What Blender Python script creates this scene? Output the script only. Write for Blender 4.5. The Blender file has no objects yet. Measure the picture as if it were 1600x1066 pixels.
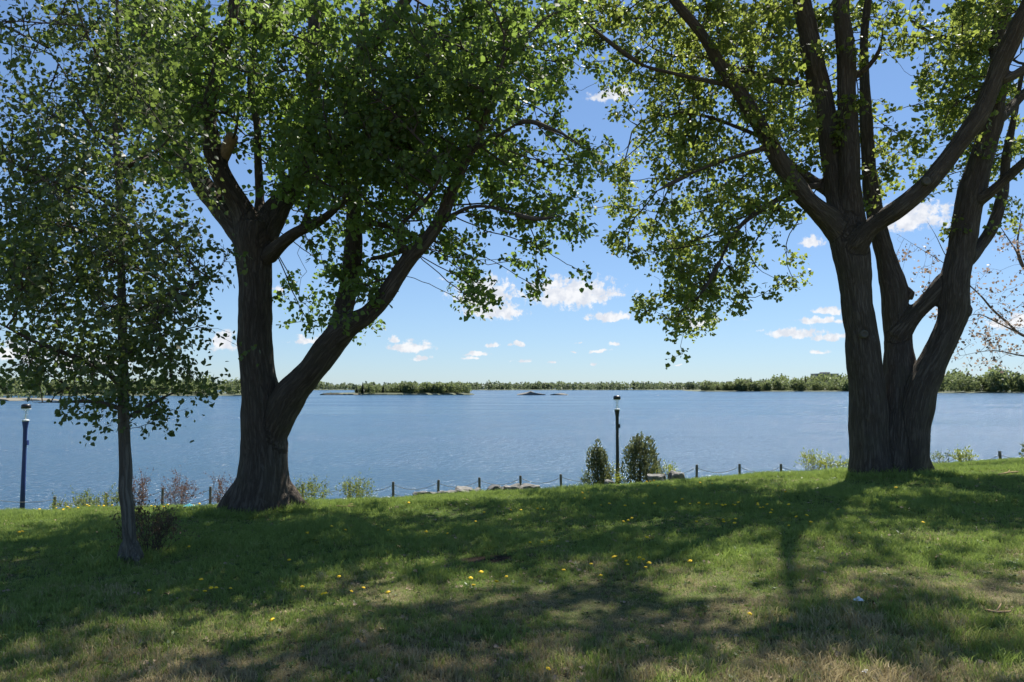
import bpy, math, random
import numpy as np
from mathutils import Vector, noise, kdtree

R = math.radians
SC = bpy.context.scene
COL = SC.collection
random.seed(7)
RNG = np.random.default_rng(7)

# ------------------------------------------------------------------ camera, sky, sun, exposure
PITCH = math.atan(72 / 1200)          # horizon sits 72 px below the middle of the 1600 px wide photograph
EYE = 1.65
cam = bpy.data.objects.new('camera', bpy.data.cameras.new('camera'))
COL.objects.link(cam)
cam.location = (0, 0, EYE)
cam.rotation_euler = (R(90) + PITCH, 0, 0)
cam.data.sensor_width = 36
cam.data.lens = 27
cam.data.clip_start = 0.1
cam.data.clip_end = 12000
SC.camera = cam

SUN_AZ, SUN_EL = R(30), R(57)          # to the right of straight ahead, high
SUN_DIR = Vector((math.sin(SUN_AZ) * math.cos(SUN_EL), math.cos(SUN_AZ) * math.cos(SUN_EL), math.sin(SUN_EL)))
sun = bpy.data.objects.new('sun', bpy.data.lights.new('sun', 'SUN'))
COL.objects.link(sun)
sun.data.energy = 5.0
sun.data.angle = R(0.53)
sun.data.color = (1.0, 0.955, 0.88)
sun.rotation_euler = SUN_DIR.to_track_quat('Z', 'Y').to_euler()

world = bpy.data.worlds.new('World')
SC.world = world
world.use_nodes = True
SKY_STRENGTH = 0.050
VS = SC.view_settings
VS.view_transform = 'Standard'
VS.look = 'None'
VS.exposure = 1.0
VS.gamma = 1
VS.use_curve_mapping = False
SC.cycles.use_denoising = True
SC.cycles.max_bounces = 5
SC.cycles.diffuse_bounces = 3
SC.cycles.glossy_bounces = 3
SC.cycles.transmission_bounces = 4
SC.cycles.transparent_max_bounces = 8
SC.cycles.caustics_reflective = False
SC.cycles.caustics_refractive = False
SC.cycles.sample_clamp_indirect = 6


# ------------------------------------------------------------------ node helpers
class NT:
    def __init__(self, tree):
        self.t = tree

    def n(self, kind, ins=None, **props):
        nd = self.t.nodes.new(kind)
        for k, v in props.items():
            setattr(nd, k, v)
        for k, v in (ins or {}).items():
            s = nd.inputs[k]
            if isinstance(v, bpy.types.NodeSocket):
                self.t.links.new(v, s)
            else:
                s.default_value = v
        return nd

    def math(self, op, a, b=0.0, c=None, clamp=False):
        ins = {0: a, 1: b}
        if c is not None:
            ins[2] = c
        return self.n('ShaderNodeMath', ins, operation=op, use_clamp=clamp).outputs[0]

    def vmath(self, op, a, b=None):
        ins = {0: a}
        if b is not None:
            ins[1] = b
        nd = self.n('ShaderNodeVectorMath', ins, operation=op)
        return nd.outputs['Value'] if op in ('LENGTH', 'DOT_PRODUCT', 'DISTANCE') else nd.outputs[0]

    def noise(self, vec, scale, detail=4, rough=0.55, dim='3D', distortion=0.0):
        return self.n('ShaderNodeTexNoise', {'Vector': vec, 'Scale': scale, 'Detail': detail, 'Roughness': rough,
                                             'Distortion': distortion}, noise_dimensions=dim).outputs[0]

    def ramp(self, fac, a, b, lo=0.0, hi=1.0, smooth=True):
        return self.n('ShaderNodeMapRange', {0: fac, 1: a, 2: b, 3: lo, 4: hi}, clamp=True,
                      interpolation_type='SMOOTHSTEP' if smooth else 'LINEAR').outputs[0]

    def mix(self, fac, a, b):
        nd = self.n('ShaderNodeMix', data_type='RGBA')
        for s, v in ((nd.inputs[0], fac), (nd.inputs[6], a), (nd.inputs[7], b)):
            if isinstance(v, bpy.types.NodeSocket):
                self.t.links.new(v, s)
            else:
                s.default_value = v if isinstance(v, (int, float)) else (*v, 1)[:4]
        return nd.outputs[2]


def material(name):
    m = bpy.data.materials.new(name)
    m.use_nodes = True
    m.node_tree.nodes.clear()
    t = NT(m.node_tree)
    out = t.n('ShaderNodeOutputMaterial')
    return m, t, out


def principled(t, out, **ins):
    p = t.n('ShaderNodeBsdfPrincipled', {k.replace('_', ' '): v for k, v in ins.items()})
    t.t.links.new(p.outputs[0], out.inputs[0])
    return p


def c4(c):
    return (*c, 1.0)


# ------------------------------------------------------------------ sky with small fair-weather clouds
CLOUDS = [  # middle x, middle y, width, height of each cloud as seen (1600 px wide photograph), strength
    (757, 452, 100, 62, 1), (770, 484, 104, 34, 1), (892, 452, 150, 58, 1), (950, 494, 74, 20, 1),
    (1425, 332, 104, 52, 1), (1275, 374, 34, 24, .9), (640, 540, 80, 24, .9), (655, 559, 40, 10, .9),
    (617, 530, 26, 14, .9), (767, 538, 30, 11, .8), (745, 552, 46, 12, .9), (809, 537, 26, 10, .8), (735, 560, 34, 8, .9),
    (812, 563, 36, 10, .7), (865, 567, 22, 8, .8), (964, 536, 24, 14, .8), (940, 548, 28, 8, .8), (930, 567, 28, 8, .7),
    (907, 534, 26, 6, .5), (902, 550, 18, 6, .6), (1240, 519, 84, 18, 1), (1298, 484, 54, 14, 1), (1288, 500, 60, 12, 1),
    (1300, 525, 60, 14, .9), (1282, 550, 34, 9, .9), (962, 135, 80, 30, .9), (345, 530, 40, 40, .9), (480, 530, 56, 16, .9),
    (436, 450, 20, 14, .8), (1090, 500, 90, 34, .8), (693, 434, 26, 12, .6), (1490, 482, 60, 26, .8), (1585, 500, 70, 30, .8),
    (130, 560, 170, 44, .7), (30, 545, 100, 44, .7), (250, 470, 130, 40, .6), (1160, 500, 40, 10, .35), (1055, 570, 40, 8, .35),
    (1290, 150, 60, 26, .4), (1455, 560, 40, 14, .5), (-120, 520, 150, 50, .9), (1720, 470, 120, 40, .9), (1850, 540, 160, 30, .9),
]


def build_sky():
    t = NT(world.node_tree)
    t.t.nodes.clear()
    out = t.n('ShaderNodeOutputWorld')
    sky = t.n('ShaderNodeTexSky', sky_type='NISHITA', sun_disc=False, sun_elevation=SUN_EL, sun_rotation=SUN_AZ,
              altitude=250, air_density=1.0, dust_density=0.1, ozone_density=2.2)
    d = t.n('ShaderNodeTexCoord').outputs['Generated']
    x, y, z = (t.n('ShaderNodeSeparateXYZ', {0: d}).outputs[i] for i in range(3))
    az = t.math('ARCTAN2', x, y)
    el = t.math('ARCSINE', z)
    p = t.n('ShaderNodeCombineXYZ', {0: az, 1: el}).outputs[0]
    warp = t.n('ShaderNodeTexNoise', {'Vector': p, 'Scale': 38.0, 'Detail': 3.0, 'Roughness': 0.6}, noise_dimensions='2D').outputs[1]
    w = t.vmath('MULTIPLY', t.vmath('SUBTRACT', warp, (0.5, 0.5, 0.5)), (0.022, 0.010, 0))
    q = t.vmath('ADD', p, w)
    field = None
    low = None
    for (px, py, cw, ch, s) in CLOUDS:
        a = math.atan((px - 800) / 1200)
        e = math.atan((605 - py) / 1200 * math.cos(a))
        sx, sy = cw / 2 / 1200 * 1.12, ch / 2 / 1200 * 1.22
        v = t.vmath('MULTIPLY', t.vmath('SUBTRACT', q, (a, e - sy * 0.3, 0)), (1 / sx, 1 / sy, 0))
        # flat underside: the lower half falls off faster
        vy = t.n('ShaderNodeSeparateXYZ', {0: v}).outputs[1]
        ln = t.vmath('LENGTH', v)
        f = t.math('SUBTRACT', s, ln)
        f = t.math('ADD', f, t.math('MULTIPLY', t.math('MINIMUM', vy, 0.0), 0.9))
        if field is None:
            field = f
        else:
            field = t.math('MAXIMUM', field, f)
    fb = t.noise(p, 95.0, 7, 0.62, '2D')
    dens = t.math('ADD', field, t.math('MULTIPLY', t.math('SUBTRACT', fb, 0.5), 1.9))
    mask = t.ramp(dens, -0.04, 0.46)
    shade = t.ramp(t.noise(t.vmath('ADD', p, (0.0, 0.006, 0)), 60.0, 5, 0.6, '2D'), 0.35, 0.65)
    ccol = t.mix(shade, (7.6, 7.9, 8.6), (9.9, 9.9, 10.0))
    mask = t.math('MULTIPLY', mask, 0.92)
    clear = t.n('ShaderNodeGamma', {0: sky.outputs[0], 1: 0.7}).outputs[0]
    clear = t.vmath('MULTIPLY', clear, (1.33, 1.70, 2.22))
    colr = t.mix(mask, clear, ccol)
    bg = t.n('ShaderNodeBackground', {'Color': colr, 'Strength': SKY_STRENGTH})
    t.t.links.new(bg.outputs[0], out.inputs[0])


build_sky()


# ------------------------------------------------------------------ geometry helpers
def tag(o, label=None, category=None, group=None, kind=None):
    for k, v in (('label', label), ('category', category), ('group', group), ('kind', kind)):
        if v:
            o[k] = v
    return o


def empty(name, loc):
    o = bpy.data.objects.new(name, None)
    o.empty_display_size = 0.2
    o.location = loc
    COL.objects.link(o)
    return o


def np_mesh(name, verts, faces_flat, loop_starts, smooth=False):
    me = bpy.data.meshes.new(name)
    verts = np.asarray(verts, np.float32)
    me.vertices.add(len(verts))
    me.vertices.foreach_set('co', verts.ravel())
    me.loops.add(len(faces_flat))
    me.loops.foreach_set('vertex_index', np.asarray(faces_flat, np.int32))
    me.polygons.add(len(loop_starts))
    me.polygons.foreach_set('loop_start', np.asarray(loop_starts, np.int32))
    if smooth:
        me.polygons.foreach_set('use_smooth', np.ones(len(loop_starts), bool))
    me.update(calc_edges=True)
    me.validate()
    return me


def link(name, me, mats, parent=None):
    o = bpy.data.objects.new(name, me)
    COL.objects.link(o)
    for m in (mats if isinstance(mats, (list, tuple)) else [mats]):
        me.materials.append(m)
    if parent is not None:
        o.parent = parent
        o.matrix_parent_inverse = parent_inv(parent)
    return o


def parent_inv(p):
    from mathutils import Matrix
    return Matrix.Translation(-Vector(p.location))


class MB:
    """collects vertices and faces for one mesh"""
    def __init__(self):
        self.v, self.f, self.m = [], [], []
        self.mi = 0

    def add(self, vs, fs):
        o = len(self.v)
        self.v += [tuple(a) for a in vs]
        self.f += [tuple(i + o for i in f) for f in fs]
        self.m += [self.mi] * len(fs)

    def box(self, x0, x1, y0, y1, z0, z1):
        self.add([(x, y, z) for z in (z0, z1) for y in (y0, y1) for x in (x0, x1)],
                 [(0, 2, 3, 1), (4, 5, 7, 6), (0, 1, 5, 4), (2, 6, 7, 3), (0, 4, 6, 2), (1, 3, 7, 5)])

    def tube(self, pts, rad, n=8, cap=True, jitter=0.0):
        pts = [Vector(p) for p in pts]
        vs, fs = [], []
        t0 = (pts[1] - pts[0]).normalized()
        u = t0.orthogonal().normalized()
        for i, p in enumerate(pts):
            t = (pts[min(i + 1, len(pts) - 1)] - pts[max(i - 1, 0)]).normalized()
            u = (u - t * u.dot(t)).normalized()
            w = t.cross(u)
            for k in range(n):
                a = 2 * math.pi * k / n
                r = rad[i] * (1 + jitter * random.uniform(-1, 1))
                vs.append(p + u * (math.cos(a) * r) + w * (math.sin(a) * r))
        for i in range(len(pts) - 1):
            for k in range(n):
                a, b = i * n + k, i * n + (k + 1) % n
                fs.append((a, b, b + n, a + n))
        if cap:
            fs.append(tuple(range(n))[::-1])
            fs.append(tuple(range((len(pts) - 1) * n, len(pts) * n)))
        self.add(vs, fs)

    def lathe(self, c, prof, n=16):
        vs, fs = [], []
        for (r, z) in prof:
            for k in range(n):
                a = 2 * math.pi * k / n
                vs.append((c[0] + math.cos(a) * r, c[1] + math.sin(a) * r, c[2] + z))
        for i in range(len(prof) - 1):
            for k in range(n):
                a, b = i * n + k, i * n + (k + 1) % n
                fs.append((a, b, b + n, a + n))
        fs.append(tuple(range(n))[::-1])
        fs.append(tuple(range((len(prof) - 1) * n, len(prof) * n)))
        self.add(vs, fs)

    def mesh(self, name, smooth=False):
        me = bpy.data.meshes.new(name)
        me.from_pydata(self.v, [], self.f)
        if smooth:
            me.polygons.foreach_set('use_smooth', [True] * len(me.polygons))
        if any(self.m):
            me.polygons.foreach_set('material_index', self.m)
        me.update()
        return me


_F = np.array([0, math.cos(PITCH), math.sin(PITCH)])
_U = np.array([0, -math.sin(PITCH), math.cos(PITCH)])


def at(px, py, depth):
    """the point that stands `depth` metres ahead of the camera along a sight line of the photograph"""
    d = np.array([(px - 800) / 1200, 0, 0]) + _U * ((533 - py) / 1200) + _F
    return np.array([0, 0, EYE]) + d * (depth / d[1])


def seen(P):
    """pixel of world points (N,3) in the 1600 px photograph"""
    P = np.asarray(P) - np.array([0, 0, EYE])
    f = P @ _F
    f = np.where(f < 0.1, 0.1, f)
    return 800 + 1200 * P[:, 0] / f, 533 - 1200 * (P @ _U) / f


WATER = -4.15


def ground(x, y):
    x = np.asarray(x, float)
    y = np.asarray(y, float)
    xs = [-14, -5, 0, 5, 13]
    k = np.interp(x, xs, [.024, .028, .022, .0105, .0068])
    m = np.interp(x, xs, [.165, .170, .155, .137, .118])
    z = 0.036 * np.clip(x, -26, 26) - 0.014 * y
    t = np.clip(y - 12, 0, None)
    t1 = m / 2 / k
    z = z - np.where(t < t1, k * t * t, k * t1 * t1 + m * (t - t1))
    z = z - 0.45 * np.clip(y - 34, 0, None)
    z = z + 0.02 * np.sin(x * 1.7 + 0.6 * y) * np.sin(y * 1.3 - 0.4 * x) + 0.012 * np.sin(x * 4.1 + y * 2.3)
    return np.maximum(z, -7.5)


def g1(x, y):
    return float(ground(x, y))


def on_ground(px, depth):
    x = (px - 800) / 1200 * depth
    return Vector((x, depth, g1(x, depth)))


# ------------------------------------------------------------------ materials
def bark_material(name, dark, light, moss):
    m, t, out = material(name)
    co = t.n('ShaderNodeAttribute', attribute_name='bark_co').outputs['Vector']
    n1 = t.noise(co, 13.0, 6, 0.66)
    rid = t.math('ABSOLUTE', t.math('SUBTRACT', t.noise(co, 20.0, 4, 0.6, distortion=0.4), 0.5))
    furrow = t.ramp(rid, 0.0, 0.13)
    fine = t.noise(co, 70.0, 4, 0.65)
    col = t.mix(t.math('ADD', t.math('MULTIPLY', furrow, 0.55), t.math('MULTIPLY', t.ramp(n1, 0.3, 0.75), 0.45)), dark, light)
    pos = t.n('ShaderNodeNewGeometry').outputs['Position']
    col = t.mix(t.math('MULTIPLY', t.ramp(t.noise(pos, 1.9, 4, 0.6), 0.52, 0.75), 0.4), col, moss)
    col = t.mix(t.math('MULTIPLY', t.ramp(t.noise(pos, 5.3, 5, 0.7), 0.62, 0.72), 0.3), col, (0.23, 0.215, 0.19))
    h = t.math('ADD', t.math('MULTIPLY', furrow, 0.55), t.math('ADD', t.math('MULTIPLY', n1, 0.6), t.math('MULTIPLY', fine, 0.3)))
    b = t.n('ShaderNodeBump', {'Height': h, 'Strength': 0.85, 'Distance': 0.026}).outputs[0]
    principled(t, out, Base_Color=col, Roughness=0.93, Normal=b).inputs['Specular IOR Level'].default_value = 0.15
    return m


def leaf_material(name, dark, light, glow, trans=0.45, gloss=0.35):
    m, t, out = material(name)
    tint = t.n('ShaderNodeAttribute', attribute_name='tint').outputs['Fac']
    pos = t.n('ShaderNodeNewGeometry').outputs['Position']
    nz = t.noise(pos, 1.1, 2, 0.5)
    f = t.math('ADD', t.math('MULTIPLY', tint, 0.65), t.math('MULTIPLY', t.ramp(nz, 0.3, 0.7), 0.35))
    col = t.mix(f, dark, light)
    p = t.n('ShaderNodeBsdfPrincipled', {'Base Color': col, 'Roughness': 0.5})
    p.inputs['Specular IOR Level'].default_value = gloss
    tr = t.n('ShaderNodeBsdfTranslucent', {'Color': t.mix(f, tuple(g * 0.72 for g in glow), glow)})
    mx = t.n('ShaderNodeMixShader', {0: trans, 1: p.outputs[0], 2: tr.outputs[0]})
    t.t.links.new(mx.outputs[0], out.inputs[0])
    return m


def plain(name, col, rough=0.6, metal=0.0, var=0.15, scale=12.0, bump=0.0, spec=0.3):
    m, t, out = material(name)
    pos = t.n('ShaderNodeTexCoord').outputs['Object']
    n = t.noise(pos, scale, 5, 0.6)
    c = t.mix(t.ramp(n, 0.25, 0.75), tuple(a * (1 - var) for a in col), tuple(min(1, a * (1 + var)) for a in col))
    p = principled(t, out, Base_Color=c, Roughness=rough, Metallic=metal)
    p.inputs['Specular IOR Level'].default_value = spec
    if bump:
        t.t.links.new(t.n('ShaderNodeBump', {'Height': n, 'Strength': 0.8, 'Distance': bump}).outputs[0], p.inputs['Normal'])
    return m


def lawn_dryness(t, pos):
    """how dry and worn the turf is: thin and straw-coloured on the trodden ground close by, in patches elsewhere"""
    y = t.n('ShaderNodeSeparateXYZ', {0: pos}).outputs[1]
    near = t.ramp(y, 4.2, 9.5, 1.0, 0.0, False)
    a = t.noise(pos, 0.75, 5, 0.6)
    b = t.noise(pos, 3.1, 4, 0.6)
    v = t.math('ADD', t.math('MULTIPLY', near, 0.30), t.math('ADD', t.math('MULTIPLY', a, 0.7), t.math('MULTIPLY', b, 0.35)))
    return t.ramp(v, 0.52, 0.98)


def lawn_material():
    m, t, out = material('lawn_soil_and_turf')
    pos = t.n('ShaderNodeNewGeometry').outputs['Position']
    d = lawn_dryness(t, pos)
    f = t.noise(pos, 46.0, 5, 0.7)
    g = t.mix(t.ramp(f, 0.3, 0.7), (0.035, 0.060, 0.014), (0.085, 0.130, 0.030))
    s = t.mix(t.ramp(f, 0.3, 0.7), (0.11, 0.082, 0.05), (0.28, 0.22, 0.135))
    c = t.mix(d, g, s)
    bare = t.ramp(t.vmath('LENGTH', t.vmath('MULTIPLY', t.vmath('SUBTRACT', pos, (-0.26, 8.0, 0)), (1.9, 3.2, 0))), 0.35, 0.75, 1.0, 0.0)
    c = t.mix(bare, c, (0.030, 0.021, 0.014))
    bmp = t.n('ShaderNodeBump', {'Height': f, 'Strength': 0.8, 'Distance': 0.03}).outputs[0]
    principled(t, out, Base_Color=c, Roughness=0.95, Normal=bmp).inputs['Specular IOR Level'].default_value = 0.1
    return m


def blade_material(name, dry_shift):
    m, t, out = material(name)
    pos = t.n('ShaderNodeNewGeometry').outputs['Position']
    d = lawn_dryness(t, pos)
    rnd = t.n('ShaderNodeObjectInfo').outputs['Random']
    k = t.ramp(t.math('ADD', t.math('ADD', d, dry_shift), t.math('MULTIPLY', t.math('SUBTRACT', rnd, 0.5), 0.75)), 0.25, 0.85)
    g = t.mix(rnd, (0.125, 0.185, 0.048), (0.275, 0.345, 0.10))
    s = t.mix(rnd, (0.28, 0.22, 0.12), (0.46, 0.38, 0.23))
    c = t.mix(k, g, s)
    p = t.n('ShaderNodeBsdfPrincipled', {'Base Color': c, 'Roughness': 0.55})
    p.inputs['Specular IOR Level'].default_value = 0.25
    tr = t.n('ShaderNodeBsdfTranslucent', {'Color': t.mix(k, (0.29, 0.39, 0.085), (0.46, 0.38, 0.21))})
    mx = t.n('ShaderNodeMixShader', {0: 0.4, 1: p.outputs[0], 2: tr.outputs[0]})
    t.t.links.new(mx.outputs[0], out.inputs[0])
    return m


def water_material():
    m, t, out = material('lake_water')
    pos = t.n('ShaderNodeNewGeometry').outputs['Position']
    y = t.n('ShaderNodeSeparateXYZ', {0: pos}).outputs[1]
    chop = t.noise(t.vmath('MULTIPLY', pos, (0.8, 1.0, 1.0)), 1.7, 5, 0.6, distortion=0.5)
    ripple = t.noise(t.vmath('MULTIPLY', pos, (1.0, 0.16, 1.0)), 2.4, 4, 0.6)
    swell = t.noise(t.vmath('MULTIPLY', pos, (1.0, 0.35, 1.0)), 0.35, 3, 0.5)
    gust = t.ramp(t.noise(t.vmath('MULTIPLY', pos, (0.012, 0.030, 1)), 1.0, 4, 0.6), 0.3, 0.7)
    h = t.math('ADD', t.math('ADD', t.math('MULTIPLY', chop, 0.34), t.math('MULTIPLY', ripple, 0.26)), t.math('MULTIPLY', swell, 0.30))
    bmp = t.n('ShaderNodeBump', {'Height': h, 'Strength': t.math('ADD', 0.55, t.math('MULTIPLY', gust, 0.55)), 'Distance': 1.0}).outputs[0]
    principled(t, out, Base_Color=c4((0.018, 0.058, 0.105)), Roughness=t.math('ADD', 0.13, t.math('MULTIPLY', gust, 0.12)), IOR=1.333, Normal=bmp)
    return m


M = {
    'bark': bark_material('furrowed_grey_brown_bark', (0.058, 0.046, 0.037), (0.145, 0.122, 0.098), (0.095, 0.092, 0.06)),
    'bark_young': bark_material('smooth_young_bark', (0.075, 0.068, 0.056), (0.20, 0.185, 0.15), (0.12, 0.125, 0.085)),
    'twig': plain('twig_bark', (0.085, 0.07, 0.056), 0.9, var=0.3, spec=0.15),
    'twig_pink': plain('reddish_twig_bark', (0.17, 0.125, 0.11), 0.85, var=0.3, spec=0.15),
    'cut': plain('weathered_cut_wood', (0.33, 0.23, 0.14), 0.9, var=0.25, scale=20, spec=0.1),
    'leaf_poplar': leaf_material('poplar_leaf', (0.052, 0.084, 0.028), (0.125, 0.165, 0.052), (0.31, 0.45, 0.08), 0.48, .35),
    'leaf_maple': leaf_material('olive_spring_leaf', (0.050, 0.072, 0.018), (0.130, 0.160, 0.040), (0.38, 0.46, 0.085), 0.50, .3),
    'leaf_aspen': leaf_material('aspen_leaf', (0.034, 0.055, 0.020), (0.095, 0.125, 0.038), (0.25, 0.35, 0.07), 0.38, 0.5),
    'leaf_pink': leaf_material('unfolding_pink_bronze_leaf', (0.15, 0.098, 0.082), (0.27, 0.205, 0.165), (0.44, 0.32, 0.24), 0.4),
    'leaf_red': leaf_material('reddish_shrub_leaf', (0.075, 0.042, 0.034), (0.16, 0.10, 0.078), (0.24, 0.13, 0.09), 0.35),
    'leaf_shrub': leaf_material('pale_green_shrub_leaf', (0.075, 0.105, 0.028), (0.17, 0.20, 0.055), (0.34, 0.40, 0.08), 0.4),
    'leaf_lime': leaf_material('lime_weed_leaf', (0.14, 0.19, 0.025), (0.26, 0.30, 0.045), (0.50, 0.55, 0.06), 0.45),
    'leaf_cedar': leaf_material('cedar_spray', (0.060, 0.074, 0.040), (0.15, 0.165, 0.085), (0.24, 0.27, 0.11), 0.32),
    'leaf_brown': leaf_material('dry_brown_shoot', (0.075, 0.052, 0.032), (0.15, 0.105, 0.065), (0.22, 0.15, 0.08), 0.3),
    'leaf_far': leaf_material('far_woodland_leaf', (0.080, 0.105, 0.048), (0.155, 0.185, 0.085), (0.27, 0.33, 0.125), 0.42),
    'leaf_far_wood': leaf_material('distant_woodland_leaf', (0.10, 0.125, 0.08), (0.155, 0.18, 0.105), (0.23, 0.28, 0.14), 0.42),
    'leaf_spruce': leaf_material('spruce_needle', (0.015, 0.026, 0.014), (0.035, 0.050, 0.022), (0.05, 0.07, 0.02), 0.15),
    'lawn': lawn_material(),
    'blade': blade_material('grass_blade', -0.06),
    'straw': blade_material('dry_grass_blade', 0.55),
    'water': water_material(),
    'rock': plain('grey_rock', (0.16, 0.155, 0.14), 0.9, var=0.4, scale=7, bump=0.05),
    'rock_pale': plain('pale_limestone', (0.17, 0.162, 0.148), 0.9, var=0.5, scale=6, bump=0.04),
    'rock_dark': plain('dark_rock', (0.10, 0.10, 0.095), 0.9, var=0.4, scale=8, bump=0.05),
    'post': plain('weathered_timber_post', (0.15, 0.13, 0.115), 0.9, var=0.3, scale=18, bump=0.006),
    'chain': plain('grey_rope', (0.22, 0.21, 0.19), 0.8, var=0.3, scale=60),
    'lamp_blue': plain('blue_lamp_paint', (0.013, 0.030, 0.15), 0.4, var=0.12, scale=5, spec=0.5),
    'lamp_black': plain('black_lamp_paint', (0.012, 0.013, 0.018), 0.4, var=0.12, scale=5, spec=0.5),
    'lamp_white': plain('white_lamp_fitting', (0.72, 0.72, 0.70), 0.5, var=0.05),
    'shore': plain('far_shore_ground', (0.10, 0.11, 0.065), 0.95, var=0.3, scale=0.05),
    'beach': plain('pale_beach', (0.17, 0.155, 0.115), 0.95, var=0.15, scale=0.08),
    'house_wall': plain('tan_house_wall', (0.36, 0.30, 0.25), 0.9, var=0.1, scale=0.6),
    'house_roof': plain('brown_shingle_roof', (0.115, 0.080, 0.070), 0.9, var=0.2, scale=1.0),
    'building': plain('grey_brown_masonry', (0.36, 0.33, 0.30), 0.9, var=0.12, scale=0.4),
    'window': plain('dark_window_glass', (0.03, 0.04, 0.05), 0.15, var=0.1, spec=0.6),
    'paper': plain('white_paper', (0.80, 0.80, 0.80), 0.8, var=0.05),
    'dandelion': plain('dandelion_yellow', (0.80, 0.52, 0.015), 0.7, var=0.12, scale=60),
    'stem': plain('flower_stem_green', (0.16, 0.24, 0.06), 0.7),
    'turquoise': plain('turquoise_plastic', (0.10, 0.42, 0.52), 0.5),
    'weed': leaf_material('broadleaf_weed', (0.05, 0.085, 0.025), (0.10, 0.14, 0.04), (0.2, 0.3, 0.06), 0.3),
    'dead_leaf': plain('dead_leaf_brown', (0.30, 0.225, 0.15), 0.85, var=0.3, scale=30),
}


def glass_material():
    m, t, out = material('clear_lamp_glass')
    g = t.n('ShaderNodeBsdfGlossy', {'Color': c4((1, 1, 1)), 'Roughness': 0.05})
    tp = t.n('ShaderNodeBsdfTransparent', {'Color': c4((0.93, 0.95, 0.96))})
    mx = t.n('ShaderNodeMixShader', {0: 0.14, 1: tp.outputs[0], 2: g.outputs[0]})
    t.t.links.new(mx.outputs[0], out.inputs[0])
    return m


M['glass'] = glass_material()


# ------------------------------------------------------------------ the setting: lawn, lake, far shores
def build_lawn():
    xs = np.concatenate([np.linspace(-900, -45, 30), np.arange(-44, 44.1, 0.4), np.linspace(45, 900, 30)])
    ys = np.concatenate([np.linspace(-300, -6, 20), np.arange(-5, 36, 0.4), np.linspace(36.5, 60, 30)])
    X, Y = np.meshgrid(xs, ys)
    Z = ground(X, Y)
    V = np.stack([X, Y, Z], -1).reshape(-1, 3)
    nx, ny = len(xs), len(ys)
    i = (np.arange(ny - 1)[:, None] * nx + np.arange(nx - 1)[None]).ravel()
    F = np.stack([i, i + 1, i + 1 + nx, i + nx], 1)
    me = np_mesh('lawn', V, F.ravel(), np.arange(len(F)) * 4, True)
    tag(link('lawn', me, M['lawn']), 'sloping grass lawn dappled with tree shade', None, None, 'structure')


def build_water():
    me = bpy.data.meshes.new('lake_water')
    xs = [-6000, -1500, -300, -60, 60, 300, 1500, 6000]
    ys = [25, 60, 150, 500, 1500, 7000]
    vs = [(x, y, WATER) for y in ys for x in xs]
    n = len(xs)
    me.from_pydata(vs, [], [(j * n + i, j * n + i + 1, (j + 1) * n + i + 1, (j + 1) * n + i) for j in range(len(ys) - 1) for i in range(n - 1)])
    tag(link('lake_water', me, M['water']), 'wide rippled blue lake', None, None, 'structure')


def land(name, outline, top, mat, label):
    """a low bank: outline [(x, y), ...] counted anticlockwise, rising from under the water to `top` metres above it"""
    n = len(outline)
    cx = sum(p[0] for p in outline) / n
    cy = sum(p[1] for p in outline) / n
    b = MB()
    vs = []
    for k, (s, z) in enumerate(((1.0, -1.0), (0.995, 0.12), (0.97, top * 0.6), (0.9, top))):
        for (x, y) in outline:
            vs.append((cx + (x - cx) * s, cy + (y - cy) * s, WATER + z))
    fs = []
    for k in range(3):
        for i in range(n):
            a, c = k * n + i, k * n + (i + 1) % n
            fs.append((a, c, c + n, a + n))
    fs.append(tuple(range(3 * n, 4 * n)))
    b.add(vs, fs)
    o = link(name, b.mesh(name, False), mat)
    return tag(o, label, None, None, 'structure')


build_lawn()
build_water()

EYE_W = EYE - WATER


def shore_depth(py):
    return EYE_W * 1200 / (py - 605)


def lat(px, d):
    return (px - 800) / 1200 * d


def strip(px0, px1, d0, depth, n=40, wob=0.03, taper=True, seed=1):
    """outline of a stretch of shore as seen between two sight lines, its water's edge d0 metres away"""
    r = random.Random(seed)
    front, back = [], []
    for i in range(n + 1):
        px = px0 + (px1 - px0) * i / n
        d = d0 * (1 + wob * math.sin(i * 0.9 + seed) * 0.5 + wob * r.uniform(-.5, .5))
        e = 1.0
        if taper:
            e = min(1.0, 0.12 + 4.0 * min(i, n - i) / n)
        front.append((lat(px, d), d))
        back.append((lat(px, d0) * (1 + depth * e / d0 * 0.6), d + depth * e))
    return front + back[::-1]


FAR_D, ISL_D, RIGHT_D, RIGHT2_D, LEFT_D = 1480.0, 580.0, 1010.0, 760.0, 520.0
land('far_shore', strip(-700, 1700, FAR_D, 600, 60, 0.02, False, 3), .8, M['shore'], 'low wooded shore across the lake')
land('island', strip(500, 742, ISL_D, 60, 30, 0.01, True, 5), 1.4, M['shore'], 'low wooded island in the lake')
land('island_beach', strip(500, 566, ISL_D - 14, 14, 16, 0.004, True, 6), 0.9, M['beach'], 'pale strip of beach at the end of the island')
land('right_shore', strip(1088, 1560, RIGHT_D, 260, 40, 0.012, False, 8), 1.2, M['shore'], 'wooded shore with houses across the lake')
land('right_point', strip(1452, 2100, RIGHT2_D, 200, 40, 0.012, False, 9), 1.2, M['shore'], 'wooded point at the right across the lake')
land('left_shore', strip(-500, 392, LEFT_D, 200, 40, 0.012, False, 10), .8, M['shore'], 'wooded shore behind the young tree')
land('left_beach', strip(-500, 92, 330, 40, 24, 0.02, True, 11), 1.0, M['beach'], 'pale sandy beach behind the young tree')


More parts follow.
